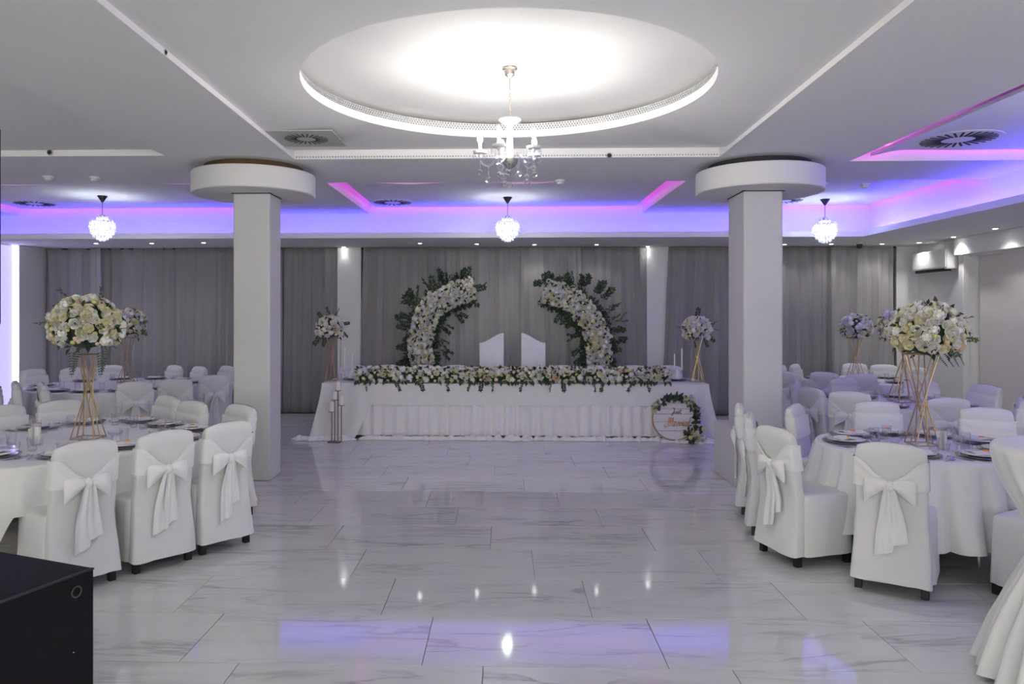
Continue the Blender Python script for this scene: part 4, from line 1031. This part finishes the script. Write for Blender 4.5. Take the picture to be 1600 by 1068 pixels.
KG = ['rosew'] * 9 + ['rosec'] * 4 + ['hydrangeaw'] * 4 + ['hydrangeal'] * 1 + ['rosebudc'] * 4 + ['rosep'] * 1 + ['rosebudy', 'rosebudp', 'rosebudw', 'rosebudy']
for k in range(285):
    x = GX0 + (GX1 - GX0) * (k + rnd.random()) / 285; a = [0.15, 0.95, -0.35, 1.9, 0.5, 1.4, 2.5][k % 7] + rnd.uniform(-0.22, 0.22)
    v = Vector((rnd.gauss(0, .25), -math.cos(a), math.sin(a))); key = rnd.choice(KG)
    s = rnd.uniform(0.042, 0.060) * (0.62 if 'bud' in key else 1)
    flower(t, key, (x, -0.128 * math.cos(a), max(0.03, 0.07 + 0.125 * math.sin(a))), v, s)
for px, py, k in ((572, 612, 2), (657, 606, 0), (752, 608, 0), (860, 608, 2), (880, 612, 0), (812, 608, 1), (930, 612, 1), (938, 614, 0), (985, 606, 0), (700, 606, 1), (735, 610, 2), (770, 608, 2), (1015, 606, 0), (620, 606, 1)):
    x = aty(px, 10.15).x - 0.1; spray(t, (x, -0.14, 0.03), (rnd.uniform(-.25, .25), -0.18, -1), 0.72, k)
# floral half arches
def arch(pts, label, outer, seed):
    Y = 12.0; P = [aty(px, Y, zat(px, py, Y)) for px, py in pts]; base = Vector((P[0].x, Y, 0))
    t = thing('floral_arch', label, 'floral arch', base, 0, 'half moon floral arches')
    path = smooth_path([Vector((0, 0, 0.02)), Vector((0, 0, 0.45))] + [p - base for p in P], 8)
    obj('metal_frame', MB().tube(path, 0.018, 8), gold, t); obj('base_plate', MB().box((0, 0, 0.008), (0.5, 0.4, 0.016), b=0.003), gold, t)
    core = MB(); path = [p for p in path if p.z > 0.55]; n = len(path); rad = [0.13 + 0.03 * math.sin(PI * i / n) for i in range(n)]
    core.tube(path, rad, 8)
    L = [(path[i + 1] - path[i]).length for i in range(n - 1)]; tot = sum(L)
    def sample(f):
        d = f * tot
        for i, l in enumerate(L):
            if d <= l: return path[i].lerp(path[i + 1], d / l), (path[i + 1] - path[i]).normalized()
            d -= l
        return path[-1], (path[-1] - path[-2]).normalized()
    for k in range(1000):
        p, tg = sample(rnd.random()); side = Vector((0, 1, 0)).cross(tg) * (1 if True else 1); a = rnd.uniform(-0.5, PI + 0.5) if k < 450 else (rnd.uniform(-0.5, 0.25) if k % 2 else rnd.uniform(PI - 0.25, PI + 0.5))
        o = side * math.cos(a) - Vector((0, 1, 0)) * math.sin(a); w = 0.22
        leaf_geo(core, p + o * w * rnd.uniform(0.6, 1.12), o + tg * rnd.gauss(0, .6) + Vector((0, rnd.gauss(0, .3), rnd.gauss(0, .3))), (rnd.gauss(0, 1), -1, rnd.gauss(0, 1)), 0.085, 0.04)
    stuff(obj('foliage', core, leaf_m, t, sharp=10))
    KA = ['rosew'] * 9 + ['hydrangeaw'] * 7 + ['rosec'] * 3 + ['hydrangeac'] * 2 + ['rosel'] + ['rosebudw'] * 4 + ['rosebudc'] * 3 + ['rosep'] + ['hydrangeal'] * 2
    nf = 240
    for k in range(nf):
        p, tg = sample(min(1, (k + rnd.random()) / nf)); side = Vector((0, 1, 0)).cross(tg); a = 0.25 + (PI - 0.5) * ((k * 0.618) % 1)
        o = side * math.cos(a) - Vector((0, 1, 0)) * math.sin(a); key = rnd.choice(KA); w = 0.19 + 0.025 * math.sin(k)
        flower(t, key, p + o * w * (1 if abs(math.cos(a)) < .8 else 0.95), o + Vector((rnd.gauss(0, .2), -0.2, rnd.gauss(0, .2))), rnd.uniform(0.046, 0.062) * (0.62 if 'bud' in key else 1))
    for (px, py, dx, dz, s) in outer:
        q = aty(px, Y - 0.03, zat(px, py, Y)) - base; spray(t, q, (dx, -0.15, dz), s, rnd.choice((0, 0, 1))); spray(t, q + Vector((0.05, 0, 0.04)), (dx + rnd.uniform(-.4, .4), -0.1, dz + rnd.uniform(-.4, .4)), s * 0.9, 0)
        spray(t, q + Vector((-0.03, 0.02, 0.02)), (dx + rnd.uniform(-.6, .6), 0.1, dz + rnd.uniform(-.5, .5)), s * 0.8, 1)
arch([(660, 572), (658, 538), (660, 514), (669, 490), (684, 473), (702, 462), (721, 456), (741, 452)], 'floral half arch curving right, behind the left end of head table',
     [(640, 500, -1, .35, 1.25), (648, 478, -.9, .8, 1.3), (650, 470, -.6, 1, 1.2), (672, 456, -.5, 1, 1.3), (688, 446, -.1, 1, 1.4), (692, 448, .3, 1, 1.1), (722, 440, .3, 1, 1.2), (715, 444, 0, 1, 1.0), (741, 453, 1, .25, 1.0), (640, 512, -1, .1, 1.1), (640, 545, -1, .2, 1.1),
      (638, 560, -.9, -.5, 1.1), (684, 530, .7, -.6, 1.0), (688, 550, .8, -.5, 1.0), (712, 490, .8, -.8, 1.0), (690, 512, .9, -.5, .9), (648, 528, -1, -.2, 1.0)], 1)
arch([(934, 572), (935, 541), (930, 518), (920, 496), (903, 478), (882, 464), (865, 457), (850, 452)], 'floral half arch curving left, behind the right end of head table',
     [(958, 505, 1, .3, 1.25), (945, 488, .9, .5, 1.3), (940, 470, .7, 1, 1.3), (930, 462, .5, 1, 1.3), (912, 452, .4, 1, 1.2), (890, 448, -.1, 1, 1.2), (905, 450, .3, 1, 1.1), (856, 444, -.3, 1, 1.0), (850, 446, -.9, .3, .9), (956, 515, 1, -.1, 1.0), (958, 530, 1, -.3, 1.0),
      (952, 548, 1, .2, 1.0), (895, 505, -1, -.1, 1.1), (905, 525, -1, -.3, 1.1), (880, 490, -.8, -.7, 1.0), (908, 545, -.9, -.6, .9), (912, 560, -.9, -.4, .9)], 2)
# end centrepieces of the head table
KE = ['rosew'] * 6 + ['hydrangeaw'] * 4 + ['rosec'] * 3 + ['rosebudc'] * 2 + ['rosep'] + ['rosel'] * 2
centerpiece(516, 598, 0.0, 1.495, 0.205, 0.044, 95, 0.62, KE, 'white flower ball with dark leaves on the left end of head table', zb=0.757, pos=aty(517, 10.45, 0.757), rb=0.095, rt=0.07, twist=2.6,
    sprays=[((-.1, -.2, 1), .8, 0, .85), ((.4, -.2, 1), .8, 1, .85), ((.9, -.2, .3), .6, 0, .9), ((-.7, -.3, -.7), .9, 0, .8), ((.9, -.3, -.4), .6, 1, .9), ((-.3, -.4, -.9), .7, 0, .8), ((-.6, 0, .8), .6, 1, .9)])
centerpiece(1090, 598, 0.0, 1.485, 0.20, 0.044, 95, 0.62, KE + ['rosel'] * 3, 'white flower ball with dark leaves on the right end of head table', zb=0.757, pos=aty(1089, 10.45, 0.757), rb=0.10, rt=0.08, twist=2.6,
    sprays=[((0, -.2, 1), .8, 0, .85), ((.95, -.2, 0), .7, 2, .85), ((-.95, -.2, .1), .6, 0, .9), ((.8, -.3, -.6), .7, 0, .8), ((-.2, -.4, -.9), .7, 1, .8), ((.5, -.2, -.9), .6, 0, .9), ((.95, -.2, .4), .6, 0, .9)])
# throne chairs
def throne(p0, p1, sg, label):
    Y = 11.55; a, c = aty(p0, Y).x, aty(p1, Y).x; w = c - a; t = thing('throne_chair', label, 'chair', ((a + c) / 2, Y - 0.25, 0), 0, 'white tufted throne chairs')
    zt, zl = zat(0, 519.5, Y), zat(0, 534.5, Y); F_, B_ = [], []
    n = 24; top = []
    for i in range(n + 1):
        u = i / n; k = u if sg > 0 else 1 - u
        s = k * k * (3 - 2 * k) if True else k
        if k > 0.85: s = min(1.0, s)
        top.append((-w / 2 + w * u, zl + (zt - zl) * s))
    b = MB(); rings = []
    for yy, ins in ((0.0, 0.012), (-0.014, 0.0), (0.05, 0.0), (0.064, 0.012)): pass
    def ringat(yy, ins):
        pts = [(x * (1 - 2 * ins / w), yy, z - ins) for x, z in top]; pts += [(w / 2 - ins, yy, 0.42), (-w / 2 + ins, yy, 0.42)]; return pts
    b.rings([ringat(0.20, 0.014), ringat(0.205, 0.0), ringat(0.285, 0.0), ringat(0.295, 0.012)], True, True)
    bk = obj('backrest', b, leath, t, sharp=40)
    bt = MB().lathe([(0.012, 0), (0.010, 0.006), (0.0005, 0.009)], 8).mesh('tufting_button', plast)
    for r_ in range(6):
        z = 0.72 + 0.11 * r_
        for i in range(3 if r_ % 2 else 2):
            x = (i - (1 if r_ % 2 else 0.5)) * 0.12; k = (x / w + 0.5) if sg > 0 else 0.5 - x / w
            if z < zl + (zt - zl) * k * k - 0.03: link('tufting_button', bt, bk, (x, 0.202, z), (PI / 2, 0, 0))
    obj('seat', MB().box((0, -0.02, 0.42), (w, 0.46, 0.12), b=0.03), leath, t); obj('apron', MB().box((0, -0.02, 0.33), (w - 0.02, 0.44, 0.07), b=0.01), leath, t)
    for x in (-1, 1):
        for y in (-0.2, 0.24): obj('leg', MB().lathe([(0.016, 0), (0.026, 0.30)], 10, (x * (w / 2 - 0.035), y, 0)), gold, t)
throne(749.5, 787, 1, 'white tufted throne chair on the left, its back rising to the right')
throne(814.5, 852, -1, 'white tufted throne chair on the right, its back rising to the left')
# guests' chairs behind the head table
for i, (px, l) in enumerate(((549, 'covered chair behind the candles at the left end of head table'), (606, 'covered chair behind the garland, second from left end of head table'), (660, 'covered chair in front of the left floral arch'), (712, 'covered chair left of the left throne chair'),
                             (880, 'covered chair right of the right throne chair'), (934, 'covered chair in front of the right floral arch'), (992, 'covered chair behind the garland, second from right end of head table'), (1046, 'covered chair behind the taper candles at the right end of head table'))):
    p = aty(px, 11.36); chair(p.x, p.y, 0, -1, 'lavender lit ' + l)

# candles
def taper(px, pyt, pyb, Y, label, glassy):
    p = aty(px, Y, 0.757); zt, zb = zat(px, pyt, Y), zat(px, pyb, Y); t = thing('taper_candle', label, 'candle', p, 0, 'taper candles on head table'); h = zb - 0.757
    obj('holder', MB().lathe([(0.045, 0), (0.045, 0.006), (0.010, 0.012), (0.008, h * 0.5), (0.014, h - 0.03), (0.017, h - 0.02), (0.017, h), (0.011, h), (0.011, h - 0.02)], 18), glass_m if glassy else nickel, t)
    obj('candle', MB().lathe([(0.0105, h - 0.018), (0.009, zt - 0.757 - 0.01), (0.003, zt - 0.757)], 12), wax, t)
taper(538.5, 543, 577, 10.62, 'taller taper candle on the left end of head table', True); taper(550.5, 552, 585, 10.55, 'shorter taper candle by the left end of garland', True)
taper(1054, 552, 578, 10.62, 'shorter taper candle by the right end of garland', True); taper(1065.5, 543, 576, 10.5, 'taller taper candle on the right end of head table', True)
# place settings at both ends
for px, l in ((552, 'left'), (1057, 'right')):
    p = aty(px, 10.72); w = 'at the %s end of the head table' % l
    place('charger_plate', sett_charger, 'grey glass charger ' + w, 'plate', 'grey chargers on the tables', p.x, p.y, 0.757, 0)
    place('dinner_plate', sett_plate, 'white dinner plate ' + w, 'plate', 'white plates on the chargers', p.x, p.y, 0.7645, 0)
    b = MB(); b.lathe([(0.075, 0.0), (0.068, 0.05), (0.035, 0.11), (0.004, 0.15)], 14); nm = obj('napkin', b, satin, None, (p.x, p.y, 0.775)); tag(nm, 'cone folded white napkin ' + w, 'napkin', 'folded napkins on the plates')
    place('tumbler', sett_tumbler, 'clear tumbler ' + w, 'glass', 'drinking glasses on the tables', p.x + (0.17 if l == 'right' else -0.17), p.y - 0.13, 0.757, 0)
    place('fork', sett_fork, 'steel fork ' + w, 'fork', 'steel cutlery on the tables', p.x + 0.19, p.y - 0.02, 0.757, 0)
p = at(525, 689, 0.0); t = thing('candle_stand', 'gold floor stand with four pillar candles on rods, left of head table', 'candle stand', (p.x, 9.88, 0))
obj('base_plate', MB().box((0, 0, 0.006), (0.17, 0.17, 0.012), b=0.002), bronze, t)
for px, pyt, pyb, y in ((518.5, 628, 643, -0.05), (523, 611, 624.5, 0.0), (528, 596, 610, 0.05), (533.5, 619, 633, -0.01)):
    q = aty(px, 9.88 + y); zb, zt = zat(px, pyb, 9.88 + y), zat(px, pyt, 9.88 + y); x = q.x - p.x
    r = obj('rod', MB().tube([(x, y, 0.010), (x, y, zb)], 0.007, 8), bronze, t)
    obj('candle_cup', MB().lathe([(0.005, zb - 0.01), (0.040, zb - 0.002), (0.042, zb + 0.006), (0.038, zb + 0.006), (0.005, zb + 0.002)], 18, (x, y, 0)), bronze, r)
    obj('pillar_candle', MB().lathe([(0.033, zb + 0.003), (0.033, zt - 0.004), (0.028, zt), (0.006, zt - 0.004), (0.004, zt + 0.008)], 18, (x, y, 0)), wax, r)

# round sign
Y = 9.93; C = aty(1054, Y, zat(1054, 653, Y)); R = 34 / F * Y
t = thing('welcome_sign', 'round wooden hoop sign reading Just Married with flowers, before head table', 'sign', (C.x, Y, 0)); zc = C.z
obj('hoop', MB().torus((0, 0, zc), R, 0.010, 48, 8, 'y'), tan, t)
def chord(z): return math.sqrt(max(0, (R - 0.008) ** 2 - z * z))
zz = [-R * 0.99, -0.165, -0.045, 0.058, 0.125, 0.20, R * 0.98]
for i in range(6):
    za, zb = zz[i] + 0.004, zz[i + 1] - 0.004; n = 10; f = []
    up = [(chord(za + (zb - za) * k / n), za + (zb - za) * k / n) for k in range(n + 1)]
    pts = [(x, z) for x, z in up] + [(-x, z) for x, z in reversed(up)]
    obj('board', MB().rings([[(x, 0.008, zc + z) for x, z in pts], [(x, -0.004, zc + z) for x, z in pts]], True, True), wood_w, t, sharp=40)
obj('back_batten', MB().box((0, 0.014, zc), (0.03, 0.012, R * 1.7)), tan, t)
LET = {'J': [[(0.1, 1.15), (0.5, 1.25), (0.62, 0.9), (0.5, 0.2), (0.25, -0.35), (0.0, -0.2), (0.3, 0.15), (0.75, 0.25)]], 'u': [[(0, 0.5), (0.1, 0.1), (0.3, 0.0), (0.5, 0.5), (0.55, 0.05), (0.75, 0.2)]],
       's': [[(0.0, 0.1), (0.25, 0.55), (0.35, 0.2), (0.15, 0.0), (0.0, 0.08)], [(0.3, 0.1), (0.5, 0.2)]], 't': [[(0.2, 1.0), (0.12, 0.2), (0.3, 0.0), (0.5, 0.2)], [(0.0, 0.62), (0.45, 0.66)]],
       'M': [[(-0.55, 0.15), (-0.35, -0.15), (0.0, 0.1), (0.25, 0.7), (0.35, 1.2), (0.3, 0.5), (0.3, 0.0)], [(0.3, 0.3), (0.6, 0.95), (0.75, 1.15), (0.72, 0.5), (0.75, 0.0)], [(0.74, 0.3), (1.05, 1.0), (1.2, 1.1), (1.18, 0.4), (1.3, 0.0), (1.5, 0.15)]],
       'a': [[(0.5, 0.45), (0.25, 0.55), (0.02, 0.25), (0.2, 0.0), (0.45, 0.3), (0.52, 0.5), (0.5, 0.1), (0.72, 0.1)]], 'r': [[(0.0, 0.15), (0.15, 0.5), (0.2, 0.42), (0.4, 0.45), (0.38, 0.1), (0.6, 0.1)]],
       'i': [[(0.0, 0.2), (0.14, 0.5), (0.14, 0.08), (0.35, 0.1)], [(0.17, 0.72), (0.2, 0.78)]], 'e': [[(0.0, 0.2), (0.35, 0.38), (0.25, 0.55), (0.08, 0.3), (0.2, 0.0), (0.5, 0.15)]],
       'd': [[(0.45, 0.42), (0.2, 0.5), (0.02, 0.2), (0.2, 0.0), (0.45, 0.3), (0.62, 1.15), (0.5, 0.3), (0.55, 0.02), (0.75, 0.12)]]}
ADV = {'J': 0.78, 'u': 0.75, 's': 0.5, 't': 0.45, 'M': 1.45, 'a': 0.7, 'r': 0.56, 'i': 0.33, 'e': 0.47, 'd': 0.7}
def script(txt, x, z, h, wid, th, m):
    tot = sum(ADV[c] for c in txt); sx = wid / tot; b = MB(); q = x - wid / 2
    for c in txt:
        for st in LET[c]: b.tube(smooth_path([(q + px * sx + 0.12 * (pz) * h, -0.012, z + pz * h) for px, pz in st], 4), th, 5)
        q += ADV[c] * sx
    return obj('lettering', b, m, t, sharp=60)
script('Just', 0.02, zc + 0.060, 0.062, 0.125, 0.0042, bronze)
script('Married', 0.045, zc - 0.105, 0.100, 0.30, 0.0048, mat('copper_lettering', (0.55, 0.30, 0.14), 0.4, metal=0.6))
fo = MB()
for k in range(260):
    a = rnd.uniform(0.42, 2.75) if k < 220 else rnd.uniform(-0.3, 0.42); q = R * rnd.uniform(0.88, 1.08)
    p = (q * math.cos(a), -0.02 + rnd.uniform(-.02, .01), zc + q * math.sin(a)); leaf_geo(fo, p, (rnd.gauss(0, 1), -0.5, rnd.gauss(0, 1)), (0, -1, rnd.gauss(0, .5)), 0.06, 0.032)
for k in range(90):
    leaf_geo(fo, (0.26 + rnd.gauss(0, .06), -0.05 + rnd.uniform(-.03, .03), max(0.05, zc - 0.21 + rnd.gauss(0, .06))), (rnd.gauss(0, 1), -0.6, rnd.gauss(0, 1)), (0, -1, rnd.gauss(0, .5)), 0.07, 0.034)
stuff(obj('foliage', fo, leaf_m, t, sharp=10))
for a, q, s, key in ((2.35, 1.05, .05, 'rosew'), (2.55, 1.1, .045, 'rosew'), (2.75, 1.02, .045, 'rosec'), (1.12, 1.0, .048, 'rosec'), (0.86, 1.12, .062, 'rosew'), (0.78, 0.98, .058, 'rosew'), (0.95, 1.2, .04, 'rosel')):
    flower(t, key, (R * q * math.cos(a), -0.04, zc + R * q * math.sin(a)), (rnd.gauss(0, .3), -1, 0.2), s)
for dx, dz, s, key in ((0.245, -0.185, .062, 'rosec'), (0.33, -0.245, .06, 'rosew'), (0.29, -0.285, .05, 'rosew'), (0.19, -0.24, .04, 'rosebudy'), (0.35, -0.13, .035, 'rosebudy'), (0.21, -0.155, .035, 'rosec'), (0.30, -0.22, .03, 'rosebudy')):
    flower(t, key, (dx, -0.085, max(0.05, zc + dz)), (rnd.gauss(0, .2), -1, 0.3), s)

# ------------------------------------------------------------------ foreground
# tied cocktail table
CX, CY = 2.66, 3.46
t = thing('cocktail_table', 'tall bar table inside the tied white cloth at the right frame edge', 'table', (CX, CY, 0))
obj('tabletop', MB().lathe([(0.36, 1.055), (0.375, 1.06), (0.375, 1.08), (0.36, 1.085)], 40), tan, t); obj('pole', MB().tube([(0, 0, 0.02), (0, 0, 1.06)], 0.035, 12), silver, t)
obj('base_plate', MB().lathe([(0.24, 0.0), (0.24, 0.012), (0.04, 0.03)], 30), silver, t)
b = MB(); N = 200; rings = []
for z, r_, am in ((1.094, 0.02, 0), (1.094, 0.33, 0), (1.092, 0.375, 0), (1.080, 0.392, 0.001), (1.05, 0.392, 0.004), (0.98, 0.368, 0.012), (0.88, 0.318, 0.02), (0.78, 0.262, 0.024), (0.70, 0.222, 0.026), (0.65, 0.208, 0.026), (0.60, 0.215, 0.028), (0.52, 0.252, 0.03), (0.40, 0.312, 0.032), (0.25, 0.375, 0.035), (0.12, 0.415, 0.038), (0.03, 0.44, 0.04)):
    rings.append([((r_ + am * (math.sin(26 * a + 1.5 * ns(math.cos(a) * 2, math.sin(a) * 2, z)) * 0.7 + 0.3 * math.sin(11 * a + z * 3))) * math.cos(a), (r_ + am * (math.sin(26 * a + 1.5 * ns(math.cos(a) * 2, math.sin(a) * 2, z)) * 0.7 + 0.3 * math.sin(11 * a + z * 3))) * math.sin(a), z + (0.02 * ns(math.cos(a) * 2, math.sin(a) * 2, 5) if z < 0.05 else 0)) for a in [2 * PI * i / N for i in range(N)]])
b.rings(rings, True, False); tag(obj('tied_table_cover', b, satin, None, (CX, CY, 0), sharp=80), 'white cloth tied at the waist around the tall table, right edge', 'tablecloth', 'white table cloths')
tag(obj('sash_ribbon', MB().torus((CX, CY, 0.65), 0.24, 0.022, 64, 8), satin), 'white ribbon tied round the waist of the tall table', 'ribbon')
# subwoofer box and loudspeaker
P0 = at(147, 886, 0.62); da = Vector((-0.937, 0.35, 0)).normalized(); db = Vector((-0.35, -0.937, 0))
SA, SB = 0.68, 0.66; ctr = Vector((P0.x, P0.y, 0)) + da * SA / 2 + db * SB / 2; rz = math.atan2(-da.y, -da.x)
t = thing('subwoofer', 'scuffed black speaker box on the floor in the lower left corner', 'speaker', ctr, rz)
obj('cabinet', MB().box((0, 0, 0.325), (SA, SB, 0.59), b=0.008), black, t)
sx = SA / 2
obj('cup_ring', MB().torus((0, 0, 0), 0.022, 0.0035, 28, 6, 'z', Matrix.Translation((sx + 0.001, SB / 2 - 0.085, 0.545)) @ Matrix.Rotation(PI / 2, 4, 'Y')), mat('scuffed_plastic', (0.06, 0.055, 0.05), 0.5), t)
obj('screw', MB().ball((sx + 0.001, SB / 2 - 0.10, 0.30), 0.004, 8, 4), silver, t)
obj('grille', MB().box((0, -SB / 2 - 0.008, 0.32), (SA - 0.06, 0.014, 0.52), b=0.004), blackp, t)
obj('edge_trim', MB().box((sx - 0.006, 0, 0.616), (0.02, SB, 0.008), b=0.003), blackp, t)
for x in (-1, 1):
    for y in (-1, 1): obj('rubber_foot', MB().lathe([(0.025, 0), (0.028, 0.032)], 14, (x * 0.27, y * 0.26, 0)), blackp, t)
sc_ = Vector((-2.37, 3.02, 0))
t = thing('loudspeaker', 'black loudspeaker on a pole above the speaker box at the left frame edge', 'speaker', (sc_.x, sc_.y, 0.62))
z0, z1 = 1.645 - 0.62, 2.51 - 0.62
obj('pole', MB().tube([(0, 0, 0.0), (0, 0, z0 + 0.1)], 0.0175, 12), blackp, t)
obj('cabinet', MB().box((0, 0, (z0 + z1) / 2), (0.37, 0.34, z1 - z0), b=0.015), black, t)
obj('grille', MB().box((0, -0.178, (z0 + z1) / 2), (0.33, 0.02, z1 - z0 - 0.06), b=0.006), blackp, t)
for y in (0,): obj('handle', MB().box((0.188, 0.02, z0 + 0.55), (0.008, 0.14, 0.05), b=0.003), blackp, t)
